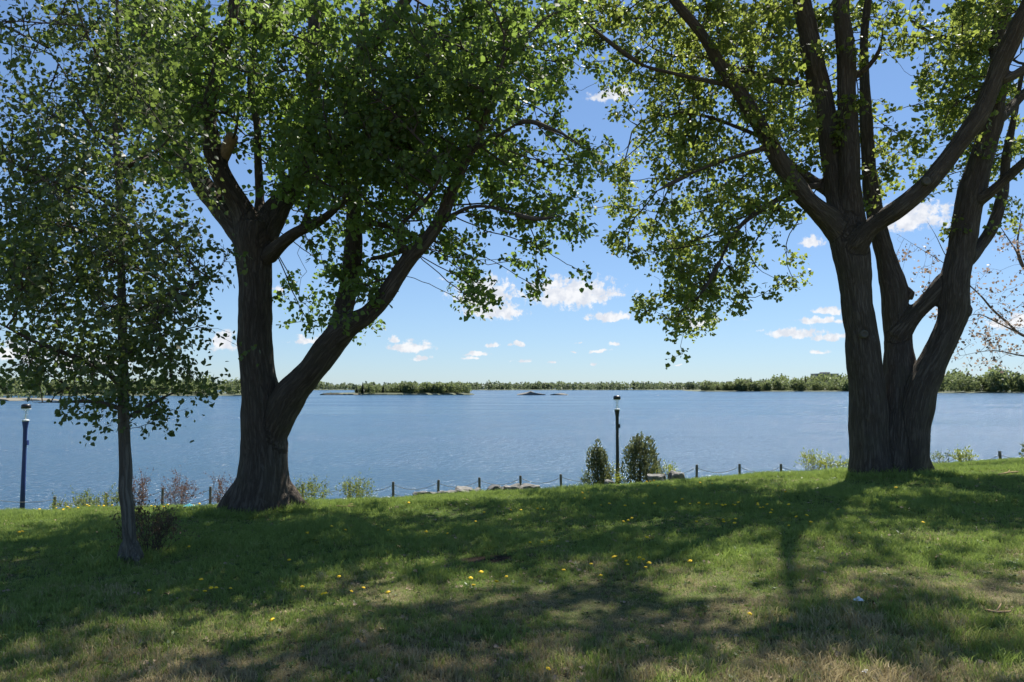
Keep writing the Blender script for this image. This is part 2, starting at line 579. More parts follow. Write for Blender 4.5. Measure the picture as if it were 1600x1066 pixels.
# ------------------------------------------------------------------ foliage helpers
def frames(direction, rng):
    """random orthonormal (side, normal) for unit leaf directions (N,3)"""
    r = rng.normal(size=direction.shape)
    r[:, 2] += 0.7
    nrm = r - direction * np.sum(r * direction, 1, keepdims=True)
    nrm /= np.linalg.norm(nrm, axis=1, keepdims=True) + 1e-9
    return np.cross(direction, nrm), nrm


HEART = np.array([(0, 0, 0), (-.46, .22, .10), (-.36, .62, .07), (0, 1.02, -.10), (.36, .62, .07), (.46, .22, .10)])
LOBED = np.array([(0, 0, 0), (-.55, .30, .10), (-.30, .66, .05), (0, 0.95, -.10), (.30, .66, .05), (.55, .30, .10)])
NARROW = np.array([(0, 0, 0), (-.20, .30, .05), (-.16, .66, .04), (0, 1.0, -.08), (.16, .66, .04), (.20, .30, .05)])


def leaf_mesh(name, P, D, size, rng, shape=HEART, tint=None):
    """one folded leaf blade at each point P, pointing along D"""
    N = len(P)
    D = D / (np.linalg.norm(D, axis=1, keepdims=True) + 1e-9)
    S, Nn = frames(D, rng)
    sz = np.asarray(size).reshape(-1, 1, 1) * np.ones((N, 1, 1))
    L = shape[None] * sz
    curl = rng.uniform(-0.6, 1.6, (N, 1))
    V = P[:, None] + S[:, None] * L[:, :, 0:1] + D[:, None] * L[:, :, 1:2] + Nn[:, None] * (L[:, :, 2:3] * curl[:, :, None])
    base = (np.arange(N) * 6)[:, None]
    F = np.concatenate([base + np.array([0, 3, 2, 1]), base + np.array([0, 5, 4, 3])], 1).reshape(-1)
    me = np_mesh(name, V.reshape(-1, 3), F, np.arange(2 * N) * 4)
    a = me.attributes.new('tint', 'FLOAT', 'POINT')
    tv = rng.uniform(0, 1, N) if tint is None else tint
    a.data.foreach_set('value', np.repeat(tv, 6).astype(np.float32))
    return me


def prism_mesh(name, A, B, ra, rb, n=4):
    """a thin tapered stick from each A to each B"""
    N = len(A)
    T = B - A
    ln = np.linalg.norm(T, axis=1, keepdims=True) + 1e-9
    T = T / ln
    ref = np.where(np.abs(T[:, 2:3]) > 0.9, np.array([[1., 0, 0]]), np.array([[0, 0, 1.]]))
    U = np.cross(T, ref)
    U /= np.linalg.norm(U, axis=1, keepdims=True)
    W = np.cross(T, U)
    ang = np.arange(n) * 2 * math.pi / n
    ring = U[:, None] * np.cos(ang)[None, :, None] + W[:, None] * np.sin(ang)[None, :, None]
    V = np.concatenate([A[:, None] + ring * ra[:, None, None], B[:, None] + ring * rb[:, None, None]], 1)
    base = (np.arange(N) * 2 * n)[:, None]
    quads = []
    for k in range(n):
        k2 = (k + 1) % n
        quads.append(base + np.array([k, k2, n + k2, n + k]))
    F = np.concatenate(quads, 1).reshape(-1)
    return np_mesh(name, V.reshape(-1, 3), F, np.arange(N * n) * 4, True)


def smooth_chain(pts, step):
    """Catmull-Rom through rows of (x, y, z, r), resampled about every `step` metres"""
    pts = np.asarray(pts, float)
    if len(pts) == 2:
        pts = np.array([pts[0], (pts[0] + pts[1]) / 2, pts[1]])
    e = np.vstack([2 * pts[0] - pts[1], pts, 2 * pts[-1] - pts[-2]])
    e[0, 3], e[-1, 3] = pts[0, 3], pts[-1, 3]
    out = []
    for i in range(1, len(e) - 2):
        p0, p1, p2, p3 = e[i - 1], e[i], e[i + 1], e[i + 2]
        n = max(1, int(np.linalg.norm(p2[:3] - p1[:3]) / step))
        for k in range(n):
            u = k / n
            q = 0.5 * ((2 * p1) + (-p0 + p2) * u + (2 * p0 - 5 * p1 + 4 * p2 - p3) * u * u + (-p0 + 3 * p1 - 3 * p2 + p3) * u ** 3)
            q[3] = p1[3] + (p2[3] - p1[3]) * u
            out.append(q)
    out.append(pts[-1])
    return np.array(out)


def chain3d(rows, depth):
    """rows of (px, py, radius px, depth offset) -> rows of (x, y, z, r) in metres"""
    res = []
    for (px, py, r, *d) in rows:
        dd = depth + (d[0] if d else 0.0)
        p = at(px, py, dd)
        res.append((p[0], p[1], p[2], r / 1200 * dd))
    return np.array(res)


def wood_mesh(name, chains, voxel, rng, rough=1.0, roots=0, slim=0.83):
    """fuse tapered stems into one continuous skin and give it furrowed relief"""
    b = MB()
    samples = []
    for ci, ch in enumerate(chains):
        b.tube([q[:3] for q in ch], [max(q[3] * slim, voxel * 0.9) for q in ch], 18, True)
        if roots and ci >= len(chains) - roots:
            continue
        s = 0.0
        u = None
        off = rng.uniform(-20, 20, 3)
        for i in range(len(ch)):
            t = Vector(ch[min(i + 1, len(ch) - 1)][:3] - ch[max(i - 1, 0)][:3]).normalized()
            u = t.orthogonal().normalized() if u is None else (u - t * u.dot(t)).normalized()
            if i:
                s += float(np.linalg.norm(ch[i][:3] - ch[i - 1][:3]))
            samples.append((Vector(ch[i][:3]), ch[i][3], t, u.copy(), t.cross(u), s, off))
    me = b.mesh(name)
    tmp = bpy.data.objects.new('tmp', me)
    COL.objects.link(tmp)
    rm = tmp.modifiers.new('r', 'REMESH')
    rm.mode = 'VOXEL'
    rm.voxel_size = voxel
    sm = tmp.modifiers.new('s', 'SMOOTH')
    sm.factor = 0.5
    sm.iterations = 10
    dg = bpy.context.evaluated_depsgraph_get()
    new = bpy.data.meshes.new_from_object(tmp.evaluated_get(dg))
    bpy.data.objects.remove(tmp)
    bpy.data.meshes.remove(me)
    kd = kdtree.KDTree(len(samples))
    for i, s in enumerate(samples):
        kd.insert(s[0], i)
    kd.balance()
    bark = np.zeros((len(new.vertices), 3), np.float32)
    norms = [v.normal.copy() for v in new.vertices]
    for vi, v in enumerate(new.vertices):
        best, bd = None, 1e9
        for (_, i, dist) in kd.find_n(v.co, 5):
            q = dist / samples[i][1]
            if q < bd:
                best, bd = samples[i], q
        c, r, t, u, w, s, off = best
        rel = v.co - c
        s2 = s + rel.dot(t)
        bc = Vector((rel.dot(u) + off[0], rel.dot(w) + off[1], s2 * 0.12 + off[2]))
        bark[vi] = bc
        a = min(1.0, r / 0.3)
        h = noise.fractal(bc * 11, 1.0, 2.1, 3) * 0.016 + noise.noise(v.co * 1.7) * 0.030 + noise.noise(v.co * 4.3) * 0.014
        v.co = v.co + norms[vi] * (h * a * rough)
    at_ = new.attributes.new('bark_co', 'FLOAT_VECTOR', 'POINT')
    at_.data.foreach_set('vector', bark.ravel())
    new.polygons.foreach_set('use_smooth', [True] * len(new.polygons))
    new.name = name
    new.update()
    return new


def colonize(seeds, targets, step=0.16, influence=2.6, kill=0.22, rounds=150, rng=RNG):
    """grow twigs from the seed points towards the target points (space colonization); returns nodes, parents"""
    nodes = [np.asarray(s, float) for s in seeds]
    parent = [-1] * len(nodes)
    pts = np.array(nodes)
    T = np.asarray(targets)
    nd = np.full(len(T), 1e9)
    ni = np.zeros(len(T), int)
    for s in range(0, len(T), 500):
        d = np.linalg.norm(T[s:s + 500, None] - pts[None], axis=2)
        ni[s:s + 500] = d.argmin(1)
        nd[s:s + 500] = d.min(1)
    alive = nd > kill
    reach = influence
    for it in range(rounds):
        act = alive & (nd < reach)
        if not act.any():
            if not alive.any():
                break
            reach *= 1.5
            if reach > 20:
                break
            continue
        idx = ni[act]
        dirs = (T[act] - np.array([nodes[i] for i in idx]))
        dirs /= np.linalg.norm(dirs, axis=1, keepdims=True) + 1e-9
        uniq, inv = np.unique(idx, return_inverse=True)
        acc = np.zeros((len(uniq), 3))
        np.add.at(acc, inv, dirs)
        acc += rng.normal(scale=0.25, size=acc.shape)
        ln = np.linalg.norm(acc, axis=1, keepdims=True)
        acc /= ln + 1e-9
        start = len(nodes)
        newp = np.array([nodes[i] for i in uniq]) + acc * step
        for u, p in zip(uniq, newp):
            nodes.append(p)
            parent.append(int(u))
        ai = np.where(alive)[0]
        for s in range(0, len(ai), 1500):
            sub = ai[s:s + 1500]
            d = np.linalg.norm(T[sub, None] - newp[None], axis=2)
            k = d.argmin(1)
            m = d[np.arange(len(sub)), k]
            better = m < nd[sub]
            nd[sub[better]] = m[better]
            ni[sub[better]] = start + k[better]
        alive = nd > kill
    return np.array(nodes), np.array(parent), ni, nd


def grow_tree(root, chains, targets, leaves_per, leaf_size, leaf_mat, twig_mat, rng, spray=0.17, seed_max=0.155,
              shape=HEART, droop=0.55, twig_tip=0.0034, cap=0.03, crown_name='crown', step=0.16, far_z=None):
    """twigs and leaves on a traced skeleton"""
    seeds = np.vstack([c[c[:, 3] < seed_max][::2, :3] for c in chains])      # no twigs straight out of the old stems
    nodes, par, ni, nd = colonize(seeds, targets, step=step, rng=rng)
    ns = len(seeds)
    ok = nd < 0.9
    T = targets[ok]
    Ti = ni[ok]
    allp = np.vstack([nodes, T])
    par = np.concatenate([par, Ti])
    n = len(allp)
    w = np.zeros(n)
    kids = np.zeros(n, int)
    for i in range(n):
        if par[i] >= 0:
            kids[par[i]] += 1
    for i in range(n - 1, ns - 1, -1):
        w[i] = max(w[i], twig_tip ** 2.2)
        p = par[i]
        if p >= ns:
            w[p] += w[i]
    rad = np.minimum(w ** (1 / 2.2), cap)
    e = np.arange(ns, n)
    keep = (kids[e] > 0) | (e >= len(nodes))
    # drop twigs that carry nothing
    used = np.zeros(n, bool)
    used[len(nodes):] = True
    for i in range(n - 1, ns - 1, -1):
        if used[i] and par[i] >= 0:
            used[par[i]] = True
    e = e[used[e]]
    A, B = allp[par[e]], allp[e]
    ra = np.where(par[e] >= ns, rad[par[e]], np.minimum(rad[e] * 1.3, cap))
    link('branches', prism_mesh('branches', A, B, ra, rad[e], 5), twig_mat, root)
    # leaves in little tufts at the twig ends
    tw = T - allp[Ti]
    tw /= np.linalg.norm(tw, axis=1, keepdims=True) + 1e-9
    k = np.maximum(1, rng.poisson(leaves_per, len(T)))
    if far_z is not None:
        k = np.where(T[:, 2] > far_z, np.maximum(1, (k * 2) // 3), k)
    ii = np.repeat(np.arange(len(T)), k)
    off = rng.normal(scale=spray * 0.45, size=(len(ii), 3))
    off[:, 2] -= spray * 0.12
    P = T[ii] + off + tw[ii] * rng.uniform(-0.10, 0.14, (len(ii), 1))
    D = rng.normal(size=(len(ii), 3)) + off / spray * 0.8 + tw[ii] * 0.4
    D[:, 2] -= droop
    sz = leaf_size * rng.uniform(0.5, 1.25, len(ii))
    if far_z is not None:
        sz = np.where(T[ii][:, 2] > far_z, sz * 1.65, sz)
    clump = rng.uniform(0, 1, len(T))[ii]
    tint = np.clip(0.5 * clump + 0.5 * rng.uniform(0, 1, len(ii)), 0, 1)
    o = link(crown_name, leaf_mesh(crown_name, P, D, sz, rng, shape, tint), leaf_mat, root)
    o['kind'] = 'stuff'
    print('tree', root.name, 'targets', len(T), 'leaves', len(P), 'twigs', len(e))
    return o


def add_limbs(chains, mat, root):
    for c in chains:
        b = MB()
        k = len(c)
        b.tube([q[:3] for q in c], [q[3] * (1 - .72 * max(0, (i / (k - 1) - .55) / .45)) for i, q in enumerate(c)], 8, True, .06)
        link('limb', b.mesh('limb', True), mat, root)


def grid_targets(grid, x0, depth, spread, per, rng, cell=40, clump=0.17):
    """crown points sampled from how thickly leaves stand along each sight line, spread through the crown's depth"""
    res = []
    K = 3
    for r, row in enumerate(grid):
        for c, ch in enumerate(row.split()):
            d = int(ch)
            if not d:
                continue
            n = rng.poisson(per / K * -math.log(1 - min(0.98, d * 0.106)))
            for _ in range(n):
                s = spread * (0.35 + 0.07 * d)
                c0 = at(x0 + (c + rng.uniform(0, 1)) * cell, (r + rng.uniform(0, 1)) * cell, depth + rng.uniform(-s, s))
                for _ in range(rng.poisson(K)):
                    res.append(c0 + rng.normal(scale=clump, size=3) * np.array([1, 1.3, .8]))
    return np.array(res)


def crown_targets(centre, radii, n, rng, margin=25):
    """crown points inside an ellipsoid, only where the frame does not show them"""
    res = []
    K = 22
    while len(res) < n:
        v = rng.uniform(-1, 1, (400, 3))
        L = np.linalg.norm(v, axis=1)
        v = v[(L < 1) & (L > 0.3)]
        C = np.asarray(centre) + v * np.asarray(radii)
        P = (C[:, None] + rng.normal(size=(len(C), K, 3)) * np.array([.40, .40, .30])).reshape(-1, 3)
        px, py = seen(P)
        hid = (py < -margin) | (px < -margin) | (px > 1600 + margin)
        hid &= P[:, 2] > 2.6
        res += list(P[hid])
    return np.array(res[:n])


# ------------------------------------------------------------------ the big double-stemmed tree at the left
def build_left_tree():
    rng = np.random.default_rng(11)
    D = 12.5
    root = empty('poplar_tree', (at(410, 795, D)[0], D, g1(at(410, 795, D)[0], D)))
    tag(root, 'massive old poplar forking low, its second stem leaning right over the lake view', 'tree', 'large trees on the lawn')
    big = [
        [(404, 806, 58), (409, 775, 50), (413, 735, 45), (413, 695, 42), (409, 640, 37), (403, 590, 34), (399, 540, 32.5), (399, 490, 31.5), (399, 450, 31), (397, 410, 33), (397, 375, 38), (398, 350, 36)],
        [(392, 385, 28), (362, 345, 24, .2), (334, 312, 20, .4), (305, 270, 18, .6), (284, 236, 17, .8), (264, 180, 14, 1.0), (244, 100, 12, 1.3), (215, 0, 10, 1.6), (180, -140, 8, 1.9), (120, -330, 6, 2.4), (90, -520, 4, 2.7)],
        [(396, 370, 30), (376, 325, 22, -.1), (352, 284, 20, -.3), (337, 250, 19, -.4), (331, 215, 16, -.5), (326, 170, 13.5, -.6), (340, 110, 12.5, -.8), (354, 55, 12, -.9), (366, 0, 10, -1.0), (372, -150, 8, -1.2), (355, -330, 6, -1.6), (330, -560, 4, -2.2)],
        [(345, 262, 11, -.35), (352, 238, 10, -.45), (363, 214, 9, -.6)],
        [(408, 360, 16, .2), (406, 310, 8.5, .5), (403, 250, 7.5, .7), (402, 195, 8, .9), (394, 155, 8, 1.0), (392, 115, 7, 1.1), (400, 60, 6, 1.3), (410, -40, 5, 1.6)],
        [(405, 375, 34), (428, 335, 24, .2), (446, 308, 20, .4), (470, 270, 17, .5), (484, 210, 15, .6), (489, 140, 14.5, .7), (490, 60, 13, .8), (492, -60, 10, .9), (480, -260, 7, 1.0), (470, -480, 5, 1.0), (465, -680, 3, 1.0)],
        [(418, 402, 17, -.1), (440, 381, 13, -.3), (462, 364, 11.5, -.5), (488, 352, 10, -.7), (508, 340, 8.5, -.9), (526, 325, 7, -1.1), (545, 312, 5, -1.3)],
        [(474, 358, 8, -.6), (478, 342, 7, -.65), (482, 328, 6.5, -.7)],
        # the leaning second stem
        [(412, 735, 20), (422, 690, 27), (437, 650, 31, -.1), (458, 612, 29, -.2), (482, 584, 27, -.3), (505, 553, 26.5, -.4), (526, 526, 25, -.5), (550, 507, 21, -.6), (574, 492, 18.5, -.7), (598, 466, 18, -.8), (622, 430, 16, -.9), (642, 402, 15, -1.0), (666, 376, 14, -1.1), (690, 340, 12.5, -1.2), (703, 308, 11.5, -1.3), (718, 272, 10.5, -1.4), (734, 238, 9.5, -1.5), (750, 205, 8, -1.6), (770, 150, 6, -1.8), (790, 80, 4, -2.0)],
        [(514, 545, 22, -.3), (530, 505, 19, -.1), (541, 465, 17.5, .1), (549, 420, 17, .2), (553, 365, 17, .3), (552, 310, 14, .4), (549, 250, 12.5, .5), (546, 190, 12, .6), (545, 140, 12, .7), (560, 90, 9, .8), (570, 0, 8, .9), (580, -160, 6, 1.1)],
        [(546, 165, 12, .7), (530, 140, 11, .9), (548, 108, 13, 1.0), (588, 64, 13, 1.2), (634, 0, 11, 1.5), (690, -110, 8, 1.8), (740, -260, 6, 2.0), (790, -440, 4, 2.3)],
        [(640, 402, 8, -1.0), (624, 376, 6.5, -1.2), (628, 350, 6, -1.3), (650, 330, 5.5, -1.5), (678, 296, 5, -1.7), (700, 250, 4, -1.9)],
        [(672, 366, 7, -1.1), (645, 384, 6.5, -.8), (610, 398, 6, -.4), (580, 405, 5, 0)],
        [(690, 348, 7, -1.2), (716, 332, 5.5, -1.4), (745, 322, 5, -1.6), (790, 330, 4.2, -1.8), (835, 342, 3.5, -2.0), (875, 338, 2.8, -2.1)],
        [(735, 236, 6, -1.5), (775, 215, 4.5, -1.8), (820, 190, 4, -2.1), (870, 205, 3, -2.4), (905, 225, 2.4, -2.5)],
        [(556, 350, 8, .3), (590, 350, 6, .1), (625, 365, 5, -.2)],
    ]
    for dx, dy in ((-66, 3), (-38, 16), (6, 22), (44, 8), (68, -4)):
        big.append([(408 + dx * 0.35, 745 + dy * 0.4, 14, -.004 * dy), (408 + dx * 0.72, 783 + dy * 0.6, 17, -.012 * dy), (408 + dx * 1.08, 803 + dy, 8, -.02 * dy)])
    chains = [smooth_chain(chain3d(r, D), 0.09) for r in big]
    thick = [c for c in chains if c[0, 3] > 0.048]
    link('trunk', wood_mesh('trunk', [c[c[:, 3] > 0.03] for c in thick], 0.027, rng, 1.0, 5), M['bark'], root)
    thin = [c for c in chains if c[0, 3] <= 0.048] + [c[c[:, 3] <= 0.036] for c in thick if (c[:, 3] <= 0.036).sum() > 2]
    add_limbs(thin, M['twig'], root)
    # sawn stub of the cut limb; pale wood colour all along it paints in sunlight
    s = MB()
    s.tube([at(349, 247, D - .40), at(356, 230, D - .50), at(363, 213, D - .6), at(364, 211, D - .61)], [.092, .100, .098, .090], 16, True, .03)
    tag(link('sawn_stub', s.mesh('sawn_stub'), M['cut'], root), 'sawn stub of a cut limb, coloured pale as if sunlit')
    G = ['6 8 9 9 8 8 9 7 8 8 7 8 5 7 9 9 8 8 6 2',
         '6 8 9 9 8 9 8 7 7 8 8 8 9 9 9 9 8 8 6 2',
         '5 8 9 9 9 8 8 7 5 8 8 8 9 9 9 9 8 7 6 2',
         '5 8 9 9 8 8 7 7 8 9 8 9 9 9 9 9 8 7 4 0',
         '4 8 9 9 6 5 6 8 9 9 9 9 9 9 9 8 6 3 1 0',
         '3 6 9 8 3 2 5 9 9 9 9 9 9 9 9 8 6 6 5 2',
         '2 4 6 4 0 1 5 9 9 9 9 9 9 9 8 7 6 5 6 2',
         '1 2 2 0 0 1 3 7 8 8 8 8 8 7 7 7 5 6 5 1',
         '0 0 0 0 0 0 0 1 3 5 7 7 6 6 6 4 5 7 6 1',
         '0 0 0 0 0 0 0 0 4 2 3 5 2 5 7 2 3 6 4 0',
         '0 0 0 0 0 0 0 2 7 6 5 2 0 2 6 0 2 4 1 0',
         '0 0 0 0 0 0 0 3 8 7 4 1 0 0 4 0 0 1 0 0',
         '0 0 0 0 0 0 0 1 6 6 2 0 0 0 2 0 0 0 0 0']
    T = grid_targets(G, 160, D + 0.8, 3.3, 15, rng, clump=.10)
    U = crown_targets((-4.2, 12.6, 11.5), (6.6, 5.5, 6.0), 1800, rng)
    grow_tree(root, chains, np.vstack([T, U]), 13, 0.086, M['leaf_poplar'], M['twig'], rng, spray=.14, far_z=8.9)
    return root


# ------------------------------------------------------------------ the triple-stemmed tree at the right
def build_right_tree():
    rng = np.random.default_rng(23)
    D = 14.5
    x = at(1387, 735, D)[0]
    root = empty('maple_tree', (x, D, g1(x, D)))
    tag(root, 'great tree with three dark stems rising from one broad base at the right', 'tree', 'large trees on the lawn')
    big = [
        # left stem and its limbs
        [(1358, 748, 36), (1358, 715, 34), (1357, 670, 32), (1355, 620, 31), (1350, 570, 29.5), (1347, 540, 28.5), (1343, 505, 27), (1338, 465, 27), (1333, 420, 30), (1327, 380, 32), (1322, 345, 30)],
        [(1322, 370, 26), (1292, 340, 20, -.1), (1264, 315, 17.5, -.3), (1238, 282, 17, -.4), (1216, 248, 16, -.5), (1200, 218, 15, -.6), (1180, 184, 14, -.7), (1155, 144, 13, -.9), (1128, 106, 12, -1.0), (1108, 72, 11, -1.1), (1086, 40, 10, -1.3), (1053, 0, 9, -1.5), (1000, -80, 7, -1.8), (940, -190, 5, -2.4), (880, -340, 3.5, -3.0)],
        [(1318, 350, 26), (1308, 300, 21, .1), (1298, 240, 18, .1), (1292, 190, 18, .1), (1282, 140, 19, .1), (1271, 95, 19.5, 0), (1262, 45, 18, 0), (1252, 0, 16, -.1), (1235, -120, 11, -.2), (1205, -300, 8, -.6), (1160, -520, 5, -1.2), (1120, -700, 3, -1.6)],
        [(1332, 355, 26), (1329, 290, 18, -.2), (1328, 235, 17, -.2), (1325, 185, 18, -.2), (1322, 140, 16, -.2), (1322, 95, 17, -.2), (1318, 45, 16, -.3), (1314, 0, 14, -.3), (1320, -140, 10, -.4), (1340, -320, 7, -.6), (1370, -540, 5, -.9), (1390, -740, 3, -1.0)],
        [(1338, 385, 22, -.2), (1356, 360, 17, -.4), (1380, 342, 16, -.6), (1402, 327, 17, -.8), (1426, 309, 17, -.9), (1448, 288, 17, -1.0), (1470, 262, 16, -1.1), (1490, 236, 16.5, -1.2), (1511, 207, 17, -1.3), (1532, 175, 17, -1.4), (1548, 140, 17, -1.5), (1564, 100, 16.5, -1.6), (1588, 48, 16, -1.8), (1615, -10, 14, -2.0), (1660, -130, 9, -2.3), (1700, -270, 6, -2.8), (1730, -440, 4, -3.4)],
        [(1296, 300, 11, .2), (1270, 283, 10, .3), (1240, 262, 9, .3), (1212, 240, 8, .2)],
        # middle stem
        [(1398, 748, 36, .1), (1400, 705, 34, .1), (1404, 655, 33, .2), (1406, 610, 30, .3), (1405, 565, 26, .4), (1402, 520, 23, .5), (1399, 480, 22.5, .5), (1396, 450, 23, .5), (1386, 410, 18, .6), (1376, 370, 16, .7), (1366, 330, 15, .8), (1359, 280, 13, .9), (1355, 220, 12, 1.0), (1352, 150, 10, 1.2), (1350, 60, 8, 1.4), (1360, -80, 6, 1.7), (1330, -260, 5, 2.6), (1290, -450, 3, 3.2)],
        [(1412, 462, 16, .5), (1418, 452, 13, .5)],
        [(1402, 528, 20, .4), (1420, 502, 16, .3), (1438, 482, 15, .2), (1458, 462, 15, .1), (1478, 438, 17, .1)],
        # right stem
        [(1420, 748, 30), (1424, 705, 29), (1428, 655, 29), (1437, 615, 28), (1450, 585, 25), (1464, 556, 22.5), (1478, 525, 23), (1489, 492, 25), (1491, 460, 26), (1494, 430, 25), (1500, 398, 24), (1507, 352, 22.5), (1519, 300, 22.5), (1536, 242, 20.5), (1550, 182, 20), (1560, 110, 17), (1562, 55, 14.5), (1568, 0, 13), (1580, -120, 9), (1600, -280, 7, .4), (1630, -480, 5, 1.0), (1650, -660, 3, 1.4)],
        [(1500, 486, 20), (1511, 484, 13), (1516, 483, 8)],
        [(1512, 405, 15), (1530, 386, 11, .2), (1548, 360, 11, .3), (1560, 330, 10.5, .4), (1567, 300, 10, .5), (1570, 275, 9, .6), (1573, 240, 8, .7), (1585, 180, 6, .9), (1600, 100, 4, 1.1)],
        [(1522, 318, 12, -.1), (1545, 303, 10, -.3), (1570, 281, 9.5, -.5), (1600, 254, 9, -.8), (1660, 205, 7, -1.3), (1740, 150, 4, -1.8)],
        [(1556, 190, 11), (1578, 170, 9, .3), (1604, 143, 8, .6), (1680, 80, 5, 1.2)],
        [(1570, 125, 9, -1.6), (1600, 108, 8, -1.6), (1690, 40, 5, -1.5)],
        # lesser limbs
        [(1204, 230, 6, -.6), (1180, 236, 5, -.7), (1150, 245, 4.5, -.8), (1099, 263, 4, -1.1), (1060, 281, 3.5, -1.3), (1026, 299, 2.8, -1.5)],
        [(1278, 290, 7, .2), (1252, 294, 6.5, .1), (1230, 304, 6, 0), (1195, 324, 5.5, -.2), (1160, 350, 4.8, -.4), (1140, 378, 4.2, -.5), (1124, 410, 3.6, -.6), (1108, 440, 3, -.7), (1090, 466, 2.2, -.8)],
        [(1150, 136, 6.5, -.9), (1129, 132, 5.5, -1.0), (1085, 122, 5, -1.2), (1040, 112, 4.6, -1.5), (1003, 101, 4, -1.7), (955, 68, 3.6, -2.0), (912, 32, 3, -2.3)],
        [(1278, 133, 8, .1), (1258, 132, 7, .3), (1205, 124, 6.5, .5), (1175, 114, 6, .6), (1144, 104, 5, .8), (1100, 90, 4, 1.0)],
        [(1200, 220, 6, -.5), (1188, 214, 5.2, -.4), (1155, 200, 4.6, -.2), (1104, 182, 4, 0), (1060, 175, 3, .2)],
        [(1338, 120, 6, -.2), (1352, 108, 5.5, -.3), (1368, 90, 5, -.4), (1378, 65, 4, -.5), (1379, 30, 3, -.6)],
        [(1545, 75, 7, 0), (1510, 68, 5, .4), (1475, 58, 4.2, .8), (1445, 46, 3.4, 1.1), (1420, 30, 2.6, 1.3)],
    ]
    for dx, dy in ((-46, 2), (-20, 12), (14, 16), (48, 10), (64, -2)):
        big.append([(1388 + dx * .7, 695 + dy * .3, 12, -.005 * dy), (1388 + dx * 0.9, 728 + dy * .5, 15, -.012 * dy), (1388 + dx * 1.12, 742 + dy * .8, 8, -.02 * dy)])
    chains = [smooth_chain(chain3d(r, D), 0.10) for r in big]
    thick = [c for c in chains if c[0, 3] > 0.062]
    link('trunk', wood_mesh('trunk', [c[c[:, 3] > 0.035] for c in thick], 0.030, rng, 1.0, 5, 0.87), M['bark'], root)
    thin = [c for c in chains if c[0, 3] <= 0.062] + [c[c[:, 3] <= 0.042] for c in thick if (c[:, 3] <= 0.042).sum() > 2]
    add_limbs(thin, M['twig'], root)
    for (px, py, r, dd) in ((1350, 522, 8, -.36), (1447, 283, 7.5, -1.26)):     # healed knots where limbs were cut
        p = at(px, py, D + dd)
        s = MB()
        rr = r / 1200 * D * .75
        s.lathe((0, 0, 0), [(rr * 1.1, -0.03), (rr * 1.05, 0.02), (rr * 0.7, 0.035), (rr * 0.5, 0.018), (rr * 0.1, 0.012)], 16)
        k = link('knot', s.mesh('knot', True), M['bark_young'], root)
        k.matrix_parent_inverse.identity()
        k.location = Vector(p) - Vector(root.location)
        k.rotation_euler = (R(90), 0, 0)
    G = ['3 5 6 6 5 6 7 7 7 6 5 6 5 5 3 7 8 6',
         '2 4 6 6 6 6 7 7 7 5 3 3 4 6 5 7 7 4',
         '1 4 6 5 5 6 6 7 7 5 3 2 2 2 5 7 7 5',
         '0 3 3 5 6 6 6 6 7 5 3 2 0 1 5 7 6 5',
         '0 1 2 5 6 5 6 6 7 6 3 3 2 0 4 5 5 5',
         '0 0 1 4 6 5 5 6 6 5 2 2 4 2 4 4 2 4',
         '0 2 4 4 5 5 5 4 4 4 2 2 5 3 3 3 1 4',
         '0 2 6 6 5 5 4 5 6 2 0 1 2 0 1 1 1 3',
         '0 2 5 5 5 5 6 5 5 1 0 0 0 0 0 1 1 2',
         '0 1 2 4 6 6 6 4 3 0 0 0 0 0 0 0 0 0',
         '0 0 0 3 6 6 6 4 2 0 0 0 0 0 0 0 0 0',
         '0 0 0 5 6 6 4 2 1 0 0 0 0 0 0 0 0 0',
         '0 0 0 2 5 6 2 0 0 0 0 0 0 0 0 0 0 0',
         '0 0 0 0 2 2 0 0 0 0 0 0 0 0 0 0 0 0']
    T = grid_targets(G, 880, D + 1.2, 3.6, 23, rng, clump=.10)
    U = crown_targets((6.9, 14.0, 12.5), (8.0, 6.4, 6.6), 3900, rng)
    grow_tree(root, chains, np.vstack([T, U]), 14.0, 0.088, M['leaf_maple'], M['twig'], rng, shape=LOBED, spray=0.14, far_z=10.2)
    return root


